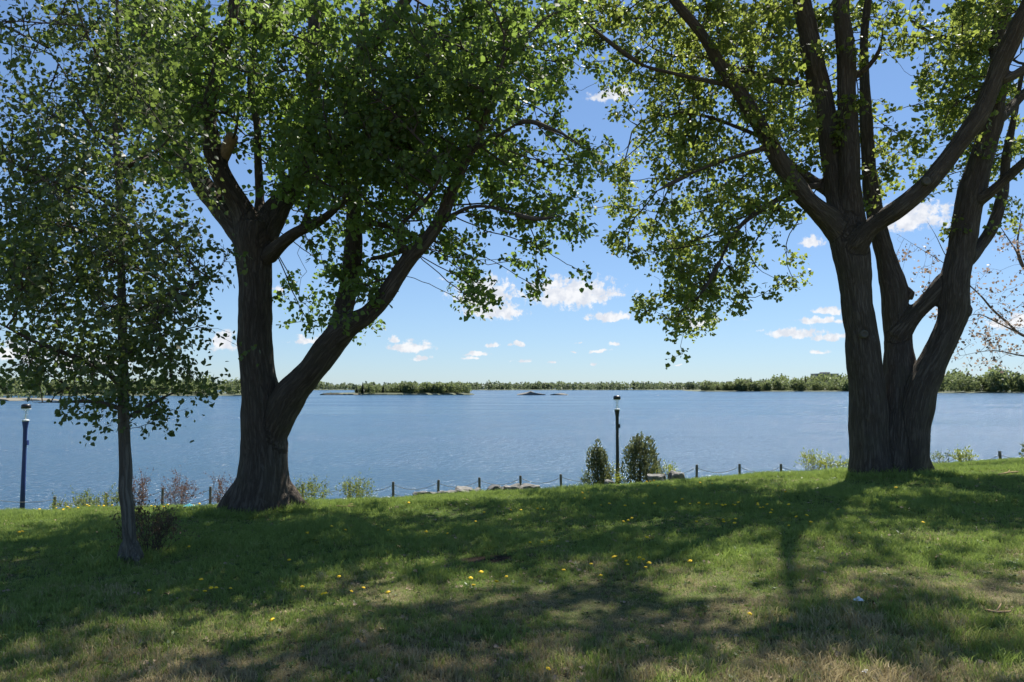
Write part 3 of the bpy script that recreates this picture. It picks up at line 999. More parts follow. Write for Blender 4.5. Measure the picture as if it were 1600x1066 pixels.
# ------------------------------------------------------------------ the slender young tree at the left
def build_young_tree():
    rng = np.random.default_rng(31)
    D = 8.5
    x = at(200, 868, D)[0]
    root = empty('young_aspen_tree', (x, D, g1(x, D)))
    tag(root, 'slender young aspen with one straight thin trunk at the left', 'tree')
    big = [
        [(206, 880, 14), (205, 862, 11), (202, 835, 11.5), (200, 800, 11.5), (196, 765, 12), (197, 740, 11.5), (195, 700, 10), (193, 650, 9.5), (193, 600, 9), (192, 550, 8.5), (191, 500, 7.8), (190, 440, 7.2), (189, 380, 6.6), (187, 310, 6.2), (183, 250, 5.8), (180, 200, 5.2), (182, 150, 4), (184, 100, 3), (183, 40, 2.6), (184, -60, 2.2), (186, -150, 1.6)],
        [(190, 604, 5), (172, 586, 4.6, -.1), (150, 572, 4.2, -.2), (94, 549, 3.6, -.4), (56, 535, 3.0, -.5), (0, 506, 2.4, -.7), (-60, 480, 1.8, -.9)],
        [(192, 640, 4), (150, 628, 3, .3), (100, 628, 2.4, .5), (60, 629, 1.8, .6)],
        [(190, 500, 4), (230, 478, 3.4, -.2), (280, 452, 2.8, -.3), (330, 435, 2, -.4)],
        [(191, 560, 4), (225, 540, 3.2, .2), (262, 522, 2.4, .4), (318, 508, 1.7, .5)],
        [(194, 655, 3.6), (225, 638, 3, .2), (262, 618, 2.2, .4), (300, 604, 1.6, .5)],
        [(188, 400, 4), (150, 370, 3.2, .3), (100, 350, 2.6, .5), (40, 322, 2, .8)],
        [(187, 330, 4), (140, 300, 3.2, -.3), (80, 282, 2.6, -.6), (10, 250, 2, -.9)],
        [(184, 275, 4), (212, 252, 3.2, -.2), (245, 236, 2.6, -.3), (272, 208, 2, -.4)],
        [(182, 230, 3.6), (150, 205, 3.2, .2), (130, 175, 2.8, .3), (110, 130, 2.2, .4), (75, 75, 1.6, .5)],
        [(188, 410, 3.8), (225, 392, 3.2, .3), (262, 372, 2.4, .5), (300, 345, 1.8, .7)],
        [(190, 470, 3.8), (140, 445, 3.2, .2), (85, 430, 2.6, .4), (20, 410, 2, .6)],
        [(181, 170, 3), (215, 140, 2.4, .2), (240, 95, 1.8, .3)],
        [(182, 140, 3), (160, 100, 2.4, -.2), (130, 40, 1.8, -.4), (110, -40, 1.4, -.5)],
    ]
    for dx, dy in ((-18, 4), (14, 8), (22, -2)):
        big.append([(202 + dx * .3, 850, 9), (202 + dx * .7, 866 + dy * .5, 7, -.01 * dy), (202 + dx, 876 + dy, 4, -.02 * dy)])
    chains = [smooth_chain(chain3d(r, D), 0.06) for r in big]
    thick = [chains[0][chains[0][:, 3] > 0.026]] + chains[-3:]
    link('trunk', wood_mesh('trunk', thick, 0.014, rng, 0.9, 3, 0.88), M['bark_young'], root)
    add_limbs([chains[0][chains[0][:, 3] <= 0.03]] + chains[1:-3], M['twig'], root)
    G = ['5 5 5 5 5 4 2 0 0',
         '4 5 6 6 5 4 2 0 0',
         '5 4 4 5 5 5 3 0 0',
         '4 4 5 5 6 5 3 0 0',
         '4 5 6 6 5 2 3 1 0',
         '5 6 7 6 6 2 3 2 0',
         '7 7 7 7 6 3 2 2 0',
         '8 8 8 7 6 4 3 2 1',
         '8 8 7 7 7 5 5 3 1',
         '8 8 8 7 7 6 6 5 2',
         '9 8 8 7 7 7 7 5 4',
         '8 8 7 7 7 7 7 6 3',
         '6 5 5 6 7 7 6 4 2',
         '4 5 5 6 7 7 6 5 2',
         '7 6 6 6 7 7 6 5 1',
         '2 1 2 5 7 7 6 3 0',
         '0 0 0 2 5 4 2 0 0']
    T = grid_targets(G, 0, D, 1.6, 18.5, rng, clump=.09)
    px, py = seen(T)
    T = T[~((px < 105) & (py > 596))]
    U = crown_targets((-5.2, 8.5, 4.6), (2.6, 1.9, 3.4), 420, rng)
    grow_tree(root, chains, np.vstack([T, U]), 10, 0.056, M['leaf_aspen'], M['twig'], rng, spray=0.13, twig_tip=0.0018,
              cap=0.016, droop=0.8, step=0.12)
    return root


# ------------------------------------------------------------------ the budding tree beyond the right edge
def build_budding_tree():
    rng = np.random.default_rng(41)
    D = 19.0
    base = on_ground(1760, D)
    root = empty('budding_tree', base)
    tag(root, 'thin spring tree with pinkish opening buds reaching in from the right edge', 'tree')
    big = [
        [(1760, 760, 12), (1756, 640, 10), (1748, 560, 9), (1735, 470, 8), (1722, 380, 7), (1715, 280, 6), (1720, 150, 4), (1725, 20, 2.5)],
        [(1745, 560, 7), (1700, 548, 5), (1645, 534, 4.4), (1598, 524, 4), (1575, 505, 3.4), (1551, 484, 3), (1534, 464, 2.6), (1517, 448, 2.2), (1480, 415, 1.8), (1440, 390, 1.4), (1402, 366, 1)],
        [(1750, 600, 6), (1700, 572, 4), (1645, 560, 3.2), (1598, 556, 2.6), (1551, 548, 2), (1500, 556, 1.3)],
        [(1740, 500, 7), (1690, 475, 5), (1640, 450, 4.4), (1600, 420, 4), (1588, 393, 3.4), (1573, 370, 2.8), (1561, 352, 2), (1545, 335, 1.4)],
        [(1600, 420, 3.4), (1590, 385, 2.8), (1594, 350, 2.2), (1600, 320, 1.6)],
        [(1598, 524, 2.6), (1560, 505, 2), (1528, 491, 1.6), (1500, 500, 1.1)],
        [(1500, 430, 1.6), (1478, 400, 1.3), (1462, 368, 1.1), (1448, 345, .9)],
        [(1728, 420, 5), (1680, 380, 3.6), (1640, 340, 2.6), (1610, 300, 1.6)],
    ]
    chains = [smooth_chain(chain3d(r, D), 0.1) for r in big]
    chains[0] = np.vstack([chains[0], chains[0][-1:]])
    b = MB()
    b.tube([q[:3] for q in chains[0][:-1]], [q[3] for q in chains[0][:-1]], 12)
    link('trunk', b.mesh('trunk', True), M['twig_pink'], root)
    add_limbs([c * np.array([1, 1, 1, .55]) for c in chains[1:]], M['twig_pink'], root)
    rows = {340: '0 0 0 0 0 2 1', 380: '2 1 1 0 0 1 2', 420: '1 2 2 1 2 1 2', 460: '0 1 3 3 3 2 3', 500: '0 1 2 2 3 3 3', 540: '0 0 1 2 2 2 2'}
    T = []
    for y, row in rows.items():
        for c, ch in enumerate(row.split()):
            for _ in range(rng.poisson(int(ch) * 3.4)):
                T.append(at(1390 + (c + rng.uniform()) * 34, y + rng.uniform(-4, 40), D + rng.uniform(-.9, .9)))
    for _ in range(260):
        T.append(at(rng.uniform(1610, 1850), rng.uniform(120, 600), D + rng.uniform(-2, 2)))
    grow_tree(root, chains, np.array(T), 7.0, 0.068, M['leaf_pink'], M['twig_pink'], rng, shape=HEART, spray=0.13,
              droop=0.1, twig_tip=0.002, cap=0.014)


build_left_tree()
build_right_tree()
build_young_tree()
build_budding_tree()


# ------------------------------------------------------------------ shrubs, cedars, weeds by the shore
def shrub(name, label, cat, px, depth, width, height, leaf, twig, n_stem, n_leaf, size, shape=NARROW, up=0.6, group=None,
          seed=1, rise=0.0, stem_r=0.006):
    rng = np.random.default_rng(seed)
    base = on_ground(px, depth)
    if height > 50:                                       # given as the pixel row its top reaches
        height = at(px, height, depth)[2] - base[2]
    root = empty(name, base)
    tag(root, label, cat, group)
    A, B, ra, rb, tips = [], [], [], [], []
    for i in range(n_stem):
        a = rng.uniform(0, 2 * math.pi)
        r0 = rng.uniform(0, .18) * width
        out = rng.uniform(.15, 1.0) ** 0.8 * width / 2
        h = height * rng.uniform(0.55, 1.0) * (1 - 0.35 * (out / (width / 2)) ** 2)
        p = np.array([base[0] + r0 * math.cos(a), base[1] + r0 * math.sin(a), base[2] - 0.03])
        q = np.array([base[0] + out * math.cos(a), base[1] + out * math.sin(a), base[2] + h])
        mid = (p + q) / 2 + np.array([0, 0, 0.12 * h]) + rng.normal(scale=0.03, size=3)
        pts = [p, (p + mid) / 2 + rng.normal(scale=.015, size=3), mid, (mid + q) / 2 + rng.normal(scale=.02, size=3), q]
        for k in range(4):
            A.append(pts[k]); B.append(pts[k + 1])
            ra.append(stem_r * (1 - k * .22)); rb.append(stem_r * (1 - (k + 1) * .22))
            if k >= 1:
                tips.append((pts[k], pts[k + 1]))
        for _ in range(3):
            f = rng.uniform(.35, .95)
            s0 = mid * (1 - f) + q * f
            e0 = s0 + rng.normal(scale=height * .13, size=3) + np.array([0, 0, height * .10])
            A.append(s0); B.append(e0); ra.append(stem_r * .5); rb.append(stem_r * .2)
            tips.append((s0, e0))
    link('stems', prism_mesh('stems', np.array(A), np.array(B), np.array(ra), np.array(rb), 4), twig, root)
    ti = rng.integers(0, len(tips), n_leaf)
    u = rng.uniform(0.1, 1.05, n_leaf)[:, None]
    TA = np.array([t[0] for t in tips])[ti]
    TB = np.array([t[1] for t in tips])[ti]
    P = TA * (1 - u) + TB * u + rng.normal(scale=size * .5, size=(n_leaf, 3))
    d = (TB - TA)
    d /= np.linalg.norm(d, axis=1, keepdims=True) + 1e-9
    Dr = d + rng.normal(scale=.8, size=(n_leaf, 3))
    Dr[:, 2] += up
    o = link('foliage', leaf_mesh('foliage', P, Dr, size * rng.uniform(.6, 1.25, n_leaf), rng, shape), leaf, root)
    o['kind'] = 'stuff'
    return root


def cedar(label, px, depth, width, height, seed):
    rng = np.random.default_rng(seed)
    base = on_ground(px, depth)
    height = at(px, height, depth)[2] - base[2]
    root = empty('cedar_bush', base)
    tag(root, label, 'bush', 'cedar bushes by the lamp post')
    s = MB()
    s.tube([base + Vector((0, 0, -.05)), base + Vector((.01, 0, height * .5)), base + Vector((0, .01, height * .97))], [.035, .02, .004], 7)
    link('stem', s.mesh('stem', True), M['twig'], root)
    n = int(2000 * width * height)
    # several upright leaders side by side, each a narrow plume
    lead = [(0, 0, 1.0)] + [(rng.uniform(-.36, .36) * width, rng.uniform(-.36, .36) * width, rng.uniform(.62, .93)) for _ in range(11)]
    P, Dr = [], []
    for i in range(n):
        lx, ly, lh = lead[rng.integers(0, len(lead))]
        f = rng.uniform(0, 1) ** 0.8
        prof = (0.5 + 1.2 * f) if f < 0.4 else (1.22 * (1 - f) ** 0.42 + 0.02)
        a = rng.uniform(0, 2 * math.pi)
        r = prof * width * 0.21 * rng.uniform(.15, 1) ** .5
        sway = 0.03 * math.sin(9 * f + lx * 40)
        P.append((base[0] + lx * (1 - f * .35) + math.cos(a) * r + sway, base[1] + ly * (1 - f * .35) + math.sin(a) * r, base[2] + .03 + f * lh * height))
        Dr.append((math.cos(a) * .55, math.sin(a) * .55, 1.0))
    P = np.array(P)
    Dr = np.array(Dr) + rng.normal(scale=.35, size=(n, 3))
    o = link('foliage', leaf_mesh('foliage', P, Dr, 0.085 * rng.uniform(.5, 1.3, n), rng, NARROW), M['leaf_cedar'], root)
    o['kind'] = 'stuff'


cedar('smaller dark cedar bush left of the black lamp post', 932, 22, .80, 690, 3)
cedar('larger spreading cedar bush right of the black lamp post', 998, 22, 1.32, 679, 4)
cedar('dark cedar bush cut off by the right edge of the picture', 1606, 22, .6, 686, 5)

TW, TP = M['twig'], M['twig_pink']
shrub('red_shrub', 'reddish shrub just right of the young aspen trunk by the fence', 'shrub', 222, 22, .7, 738, M['leaf_red'], TP, 24, 1300, .05, seed=2, group='red shrubs along the fence')
shrub('red_shrub', 'reddish twiggy shrub between two fence posts left of the old poplar', 'shrub', 284, 22, 1.0, 738, M['leaf_red'], TP, 26, 1500, .05, seed=3, group='red shrubs along the fence')
shrub('red_shrub', 'reddish shrub half hidden by the left flank of the old poplar trunk', 'shrub', 356, 22, .8, 740, M['leaf_red'], TP, 24, 1300, .05, seed=4, group='red shrubs along the fence')
shrub('pale_shrub', 'low pale green shrub nearest the blue lamp post', 'shrub', 122, 21, 1.2, 766, M['leaf_shrub'], TW, 22, 1100, .055, seed=5, group='pale green shrubs by the water')
shrub('pale_shrub', 'low olive shrub just left of the young aspen trunk', 'shrub', 168, 21, 1.1, 764, M['leaf_shrub'], TW, 22, 1100, .055, seed=6, group='pale green shrubs by the water')
shrub('pale_shrub', 'bushy pale green shrub touching the right side of the old poplar', 'shrub', 488, 21, 1.3, 741, M['leaf_shrub'], TW, 30, 1500, .055, seed=7, group='pale green shrubs by the water')
shrub('pale_shrub', 'bushy pale green shrub just left of the first open fence post', 'shrub', 558, 21, 1.2, 741, M['leaf_shrub'], TW, 28, 1300, .055, seed=8, group='pale green shrubs by the water')
shrub('lime_weeds', 'lime green weed clump right of the larger cedar', 'weeds', 1034, 22, .95, 718, M['leaf_lime'], TW, 18, 700, .06, seed=9, group='lime weeds at the lawn edge')
shrub('lime_weeds', 'lime green weeds between the black lamp post and the smaller cedar', 'weeds', 954, 22, .45, 724, M['leaf_lime'], TW, 10, 280, .06, seed=10, group='lime weeds at the lawn edge')
shrub('lime_weeds', 'small lime weeds at the foot of the black lamp post', 'weeds', 970, 21.5, .28, 736, M['leaf_lime'], TW, 8, 160, .05, seed=11, group='lime weeds at the lawn edge')
shrub('lime_weeds', 'yellowish dry weeds left of the smaller cedar', 'weeds', 911, 21.5, .5, 734, M['leaf_shrub'], TW, 12, 240, .05, seed=12, group='lime weeds at the lawn edge')
shrub('lime_weeds', 'tall lime grass clump left of the three stemmed tree', 'weeds', 1263, 22, .8, 703, M['leaf_lime'], TW, 26, 420, .07, seed=13, group='lime weeds at the lawn edge')
shrub('lime_weeds', 'low lime grass close against the three stemmed trunk', 'weeds', 1304, 22, 1.0, 712, M['leaf_lime'], TW, 20, 420, .06, seed=14, group='lime weeds at the lawn edge')
shrub('lime_weeds', 'yellow weed clump right of the three stemmed tree', 'weeds', 1503, 21, .7, 701, M['leaf_lime'], TW, 16, 360, .06, seed=15, group='lime weeds at the lawn edge')
shrub('lime_weeds', 'straggly weeds just right of the three stemmed trunk', 'weeds', 1468, 20, .6, 702, M['leaf_shrub'], TW, 12, 180, .05, seed=16, group='lime weeds at the lawn edge')
shrub('brown_shoots', 'brown bare shoots sprouting beside the young aspen base', 'bush', 238, 9.0, .85, .62, M['leaf_brown'], TW, 70, 1300, .036, seed=17, stem_r=.003)


# ------------------------------------------------------------------ boulders at the shore
def boulder(name, label, px, depth, w, d, h, mat, seed, top=None, tilt=0.0, group='boulders along the shore', mound=False):
    rng = random.Random(seed)
    p = on_ground(px, depth)
    if top is not None:                                   # stands as high as its top shows over the crest of the lawn
        z = at(px, top, depth)[2]
        h = max(h, (z - p.z) * 1.25)
        p.z = z - h * .5
    import bmesh
    bm = bmesh.new()
    bmesh.ops.create_icosphere(bm, subdivisions=3, radius=1)
    o = Vector((rng.uniform(0, 50), rng.uniform(0, 50), 0))
    for v in bm.verts:
        c = v.co.copy()
        # faceted block: push towards a few random planes
        k = 1 + 0.28 * noise.noise(c * 1.1 + o) + 0.10 * noise.noise(c * 3.1 + o)
        c = Vector((max(-.74, min(.74, c.x)), max(-.74, min(.74, c.y)), max(-.62, min(.62, c.z)))) * k
        if mound:                                         # low islet: rises to ragged humps, sinks at the ends
            c.z = c.z * (.35 + 1.1 * max(0, 1 - abs(c.x) * 1.25)) * (1 + .6 * noise.noise(c * 2.3 + o))
        v.co = Vector((c.x * w * .68, c.y * d * .68, c.z * h * .8))
    me = bpy.data.meshes.new(name)
    bm.to_mesh(me)
    bm.free()
    b = link(name, me, mat)
    b.location = p
    b.rotation_euler = (0, tilt, rng.uniform(-.4, .4))
    return tag(b, label, 'boulder', group)


boulder('boulder', 'low flat pale boulder between the first two open fence posts', 664, 19.5, .55, .4, .34, M['rock_pale'], 1, 769)
boulder('boulder', 'long pale slab beside the second open fence post', 700, 19.5, .5, .4, .36, M['rock_pale'], 2, 767)
boulder('boulder', 'grey pointed boulder left of the middle fence post', 724, 20, .42, .5, .52, M['rock'], 3, 763, .2)
boulder('boulder', 'small grey boulder at the foot of the middle fence post', 742, 20, .30, .4, .40, M['rock'], 4, 764)
boulder('boulder', 'dark round boulder right of the middle fence post', 771, 20, .34, .5, .46, M['rock_dark'], 5, 760)
boulder('boulder', 'small dark boulder in the boulder row', 784, 20, .26, .4, .36, M['rock_dark'], 6, 762)
boulder('boulder', 'tilted grey boulder left of the fourth open fence post', 803, 20, .38, .5, .50, M['rock'], 7, 759, -.2)
boulder('boulder', 'low broad grey boulder right of the fourth open fence post', 826, 20, .52, .5, .42, M['rock'], 8, 758)
boulder('boulder', 'flat grey slab leaning right of the larger cedar', 1024, 21, .46, .5, .34, M['rock'], 9, 742, -.1)
boulder('boulder', 'pale tilted slab below the lime weed clump', 1054, 21, .36, .5, .30, M['rock_pale'], 10, 737, .15)
boulder('boulder', 'small pale block between the cedar bushes', 950, 19.5, .22, .3, .24, M['rock_pale'], 11, 751)
boulder('lake_rock', 'larger low rock islet far out in the lake', 829, 560, 19, 10, 2.7, M['rock'], 21, None, 0, 'rock islets in the lake', True)
boulder('lake_rock', 'smaller low rock islet far out in the lake', 874, 560, 12, 8, 2.0, M['rock'], 22, None, 0, 'rock islets in the lake', True)
for o in [q for q in COL.objects if q.name.startswith('lake_rock')]:
    o.location.z = WATER


# ------------------------------------------------------------------ post-and-rope fence along the bank
def build_fence():
    root = empty('rope_fence', on_ground(615, 27))
    tag(root, 'weathered timber post fence with sagging ropes along the lake bank', 'fence')
    runs = [(-60, 24.5, 762), (85, 25.5, 776), (165, 26, 770), (254, 26.5, 762), (329, 26.5, 760), (402, 26.5, 757), (474, 26.5, 756), (546, 26.5, 755),
            (615, 27, 753), (684, 27.5, 750), (750, 28, 746), (814, 28, 743), (877, 28, 741), (948, 28, 737), (1018, 28, 731), (1088, 28, 726),
            (1155, 28, 725), (1220, 28, 725), (1290, 28, 727), (1365, 28, 725), (1440, 27, 722), (1500, 26, 719), (1563, 25, 714), (1630, 24, 712)]
    tops = []
    rng = random.Random(5)
    for i, (px, d, ty) in enumerate(runs):
        top = Vector(at(px, ty, d))
        gz = g1(top.x, top.y)
        h = min(1.7, max(0.4, top.z - gz))
        b = MB()
        r = 0.046
        b.tube([(0, 0, -.3), (0, 0, h * .5), (0, 0, h - .02), (0, 0, h)], [r * 1.03, r, r, r * .8], 10)
        o = link('post', b.mesh('post', False), M['post'], root)
        o.matrix_parent_inverse.identity()
        o.location = Vector((top.x, top.y, gz)) - Vector(root.location)
        o.rotation_euler = (rng.uniform(-.03, .03), rng.uniform(-.03, .03), 0)
        tops.append(Vector((top.x, top.y, gz + h)))
    for a, c in zip(tops[:-1], tops[1:]):
        for drop, sag in ((0.10, 0.20), (0.42, 0.16)):
            b = MB()
            pts = []
            for k in range(11):
                u = k / 10
                p = a.lerp(c, u)
                p.z -= drop + sag * 4 * u * (1 - u)
                pts.append(p)
            b.tube(pts, [0.009] * 11, 6)
            link('rope', b.mesh('rope', True), M['chain'], root)


build_fence()


# ------------------------------------------------------------------ the two lamp posts
def lamp_post(label, px, top_y, depth, paint):
    top = Vector(at(px, top_y, depth))
    base = Vector((top.x, top.y, g1(top.x, top.y)))
    H = top.z - base.z
    root = empty('lamp_post', base)
    tag(root, label, 'lamp post', 'lamp posts by the water')

    def part(name, prof, mat, n=20):
        b = MB()
        b.lathe(base, prof, n)
        return link(name, b.mesh(name, True), mat, root)
    part('base_plate', [(.17, -.1), (.17, .03), (.12, .05)], paint)
    part('pole', [(.082, .0), (.070, H * .35), (.062, H * .62), (.066, H - .86), (.100, H - .62), (.104, H - .585)], paint)
    part('collar', [(.112, H - .583), (.112, H - .545), (.06, H - .53)], M['lamp_white'])
    part('core', [(.014, H - .53), (.012, H - .17)], M['lamp_white'], 8)
    part('lamp_glass', [(.098, H - .545), (.098, H - .17)], M['glass'])
    cap = part('lamp_cap', [(.10, H - .17), (.145, H - .155), (.15, H - .05), (.10, H - .01), (.02, H)], M['lamp_black'])
    b = MB()
    b.lathe(base, [(.15, H - .185), (.15, H - .158)], 20)
    link('reflector', b.mesh('reflector'), M['lamp_white'], cap)
    b = MB()
    b.box(base.x + .05, base.x + .115, base.y - .05, base.y + .05, base.z + H * .66, base.z + H * .66 + .16)
    link('outlet_box', b.mesh('outlet_box'), paint, root)


lamp_post('blue lamp post with glass head at the far left', 41, 631, 26, M['lamp_blue'])
lamp_post('black lamp post with glass head between two cedar bushes', 964, 618, 31, M['lamp_black'])


# ------------------------------------------------------------------ far woods, spruces and houses across the lake
def wood_stuff(name, label, strips, mat, seed, quad=1.0):
    """a distant wood: many small leafy crowns that read as one mass"""
    rng = np.random.default_rng(seed)
    P, S, tint = [], [], []
    for (px0, px1, d0, d1, h0, h1, count, nl) in strips:
        for i in range(count):
            d = d0 + (d1 - d0) * rng.uniform() ** 1.3
            px = rng.uniform(px0, px1)
            f = (px - px0) / max(1, px1 - px0)
            h = (h0 + (h1 - h0) * f) * rng.uniform(.70, 1.15) * (1 + .30 * noise.noise(Vector((px * .035, d0 * .1, 0))) + .2 * noise.noise(Vector((px * .11, d0 * .1, 5))))
            r = h * rng.uniform(.24, .50)
            x = lat(px, d)
            t0 = rng.uniform(0, 1)
            v = rng.normal(size=(nl, 3))
            v /= np.linalg.norm(v, axis=1, keepdims=True)
            v *= rng.uniform(.55, 1, (nl, 1)) * (1 + .10 * rng.normal(size=(nl, 1)))
            c = np.array([x, d, WATER + .3 + h * .5])
            P.append(c + v * np.array([r, r, h * .5]))
            S.append(np.full(nl, h * .13 * quad) * rng.uniform(.7, 1.3, nl))
            tint.append(np.clip(.08 + t0 * .68 + rng.uniform(-.12, .25, nl), 0, 1))
    P, S, tint = np.vstack(P), np.concatenate(S), np.concatenate(tint)
    P[:, 2] = np.maximum(P[:, 2], WATER + .3)
    D = rng.normal(size=P.shape)
    D[:, 2] += .5
    o = link(name, leaf_mesh(name, P, D, S * 1.6, rng, HEART, tint), mat)
    tag(o, label, None, None, 'stuff')


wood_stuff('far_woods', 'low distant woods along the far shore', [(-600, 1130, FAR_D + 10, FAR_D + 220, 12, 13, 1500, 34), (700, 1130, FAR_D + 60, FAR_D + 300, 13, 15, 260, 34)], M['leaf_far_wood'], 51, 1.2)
wood_stuff('island_woods', 'light green birch woods on the island', [(556, 640, ISL_D + 8, ISL_D + 40, 6, 8, 90, 240), (625, 732, ISL_D + 6, ISL_D + 45, 8.5, 9, 170, 190), (505, 735, ISL_D + 3, ISL_D + 10, 2.0, 2.4, 90, 40)], M['leaf_far'], 52, .5)
wood_stuff('right_shore_woods', 'woods along the right shore around the houses', [(1095, 1200, RIGHT_D + 10, RIGHT_D + 60, 11, 15, 100, 220), (1195, 1520, RIGHT_D + 10, RIGHT_D + 60, 14, 16, 250, 170), (1200, 1330, RIGHT_D + 80, RIGHT_D + 140, 18, 24, 90, 80), (1330, 1520, RIGHT_D + 80, RIGHT_D + 140, 22, 22, 90, 80)], M['leaf_far'], 53, .55)
wood_stuff('right_point_woods', 'tall leafy woods on the point right of the three stemmed tree', [(1462, 2000, RIGHT2_D + 10, RIGHT2_D + 70, 20, 22, 230, 200)], M['leaf_far'], 54, .5)
wood_stuff('left_shore_woods', 'leafy woods on the shore behind the young aspen', [(-450, 388, LEFT_D + 8, LEFT_D + 70, 13, 11, 320, 140), (-500, 80, 345, 375, 7, 6, 70, 100)], M['leaf_far'], 55, .55)


def spruce(label, px, depth, h, base_z, seed):
    rng = np.random.default_rng(seed)
    x = lat(px, depth)
    root = empty('spruce_tree', (x, depth, base_z))
    tag(root, label, 'tree', 'dark spruces across the lake')
    b = MB()
    b.tube([(x, depth, base_z - .5), (x, depth, base_z + h * .95)], [h * .018, h * .004], 6)
    link('trunk', b.mesh('trunk', True), M['twig'], root)
    n = 420
    f = rng.uniform(0, 1, n) ** .8
    a = rng.uniform(0, 2 * math.pi, n)
    r = (1 - f) ** .9 * h * .19 * rng.uniform(.5, 1.05, n) + .05
    P = np.stack([x + np.cos(a) * r * .3, depth + np.sin(a) * r * .3, base_z + h * (.06 + .92 * f)], 1)
    D = np.stack([np.cos(a), np.sin(a), -.35 + 0 * a], 1)
    o = link('crown', leaf_mesh('crown', P, D, np.maximum(r * .95, h * .03), rng, HEART), M['leaf_spruce'], root)
    o['kind'] = 'stuff'


for i, (lab, px, d, h) in enumerate((
        ('dark pointed spruce at the left end of the island woods', 567, ISL_D + 4, 8.6),
        ('shorter dark spruce just left of the pointed island spruce', 558, ISL_D + 6, 6.2),
        ('dark spruce standing inside the island woods', 599, ISL_D + 6, 7.2),
        ('dark spruce right of the brown roofed houses on the right shore', 1173, RIGHT_D + 30, 16),
        ('dark spruce second right of the houses on the right shore', 1187, RIGHT_D + 34, 14),
        ('dark spruce midway along the right shore', 1197, RIGHT_D + 40, 15),
        ('dark spruce below the flat roofed building', 1258, RIGHT_D + 40, 18))):
    spruce(lab, px, d, h, WATER + 1.0 + (2.5 if px > 1000 else 0), 60 + i)


def house(label, px, depth, w, h, roof_h, z0, rot, flat=False):
    x = lat(px, depth)
    root = empty('building' if flat else 'house', (x, depth, z0))
    tag(root, label, 'building' if flat else 'house')
    dp = w * .6
    parts = []
    b = MB()
    b.box(-w / 2, w / 2, -dp / 2, dp / 2, -3, h)
    parts.append(('wall', b, M['building'] if flat else M['house_wall']))
    b = MB()
    if flat:
        b.box(-w / 2 - .4, w / 2 + .4, -dp / 2 - .4, dp / 2 + .4, h + .01, h + .8)
        b.box(-w * .15, w * .2, -dp * .2, dp * .3, h + .81, h + 3)
    else:
        e = .6
        b.add([(-w / 2 - e, -dp / 2 - e, h - .2), (w / 2 + e, -dp / 2 - e, h - .2), (w / 2 + e, dp / 2 + e, h - .2), (-w / 2 - e, dp / 2 + e, h - .2),
               (-w / 2 + w * .12, 0, h + roof_h), (w / 2 - w * .12, 0, h + roof_h)],
              [(0, 1, 5, 4), (2, 3, 4, 5), (1, 2, 5), (3, 0, 4), (3, 2, 1, 0)])
    parts.append(('roof', b, M['house_roof'] if not flat else M['building']))
    nw = 7 if flat else 3
    for row in range(2 if not flat else 3):
        for k in range(nw):
            b = MB()
            cx = -w / 2 + w * (k + .5) / nw
            z = h * (.18 + row * (.46 if not flat else .28))
            b.box(cx - w * .12 / nw * 3, cx + w * .12 / nw * 3, -dp / 2 - .06, -dp / 2 + .2, z, z + h * .2)
            parts.append(('window', b, M['window']))
    for (n, b, m) in parts:
        o = link(n, b.mesh(n), m, root)
        o.matrix_parent_inverse.identity()
    root.rotation_euler = (0, 0, rot)


house('brown roofed lakeside house on the right shore', 1158, RIGHT_D + 24, 15, 6, 5.0, WATER + 4, .3)
house('smaller tan lakeside house left of the brown roofed one', 1139, RIGHT_D + 30, 10, 5, 4.5, WATER + 4, -.2)
house('flat roofed building above the trees on the right shore', 1288, RIGHT_D + 165, 34, 20.5, 0, WATER + 5, .05, True)


# ------------------------------------------------------------------ grass blades on the lawn
def tuft_mesh(name, n, rng, h0, h1, spread, lean, width):
    vs, fs = [], []
    for i in range(n):
        a = rng.uniform(0, 2 * math.pi)
        r = spread * math.sqrt(rng.uniform())
        bx, by = r * math.cos(a), r * math.sin(a)
        h = rng.uniform(h0, h1)
        w = width * rng.uniform(.7, 1.3) / 2
        la = rng.uniform(0, 2 * math.pi)
        ll = lean * rng.uniform(.2, 1.0) * h
        dx, dy = math.cos(la) * ll, math.sin(la) * ll
        fa = rng.uniform(0, math.pi)
        sx, sy = math.cos(fa) * w, math.sin(fa) * w
        o = len(vs)
        vs += [(bx - sx, by - sy, -.008), (bx + sx, by + sy, -.008),
               (bx + dx * .35 - sx * .8, by + dy * .35 - sy * .8, h * .55), (bx + dx * .35 + sx * .8, by + dy * .35 + sy * .8, h * .55),
               (bx + dx, by + dy, h * (1 - .25 * lean))]
        fs += [(o, o + 1, o + 3, o + 2), (o + 2, o + 3, o + 4)]
    me = bpy.data.meshes.new(name)
    me.from_pydata(vs, [], fs)
    me.update()
    return me


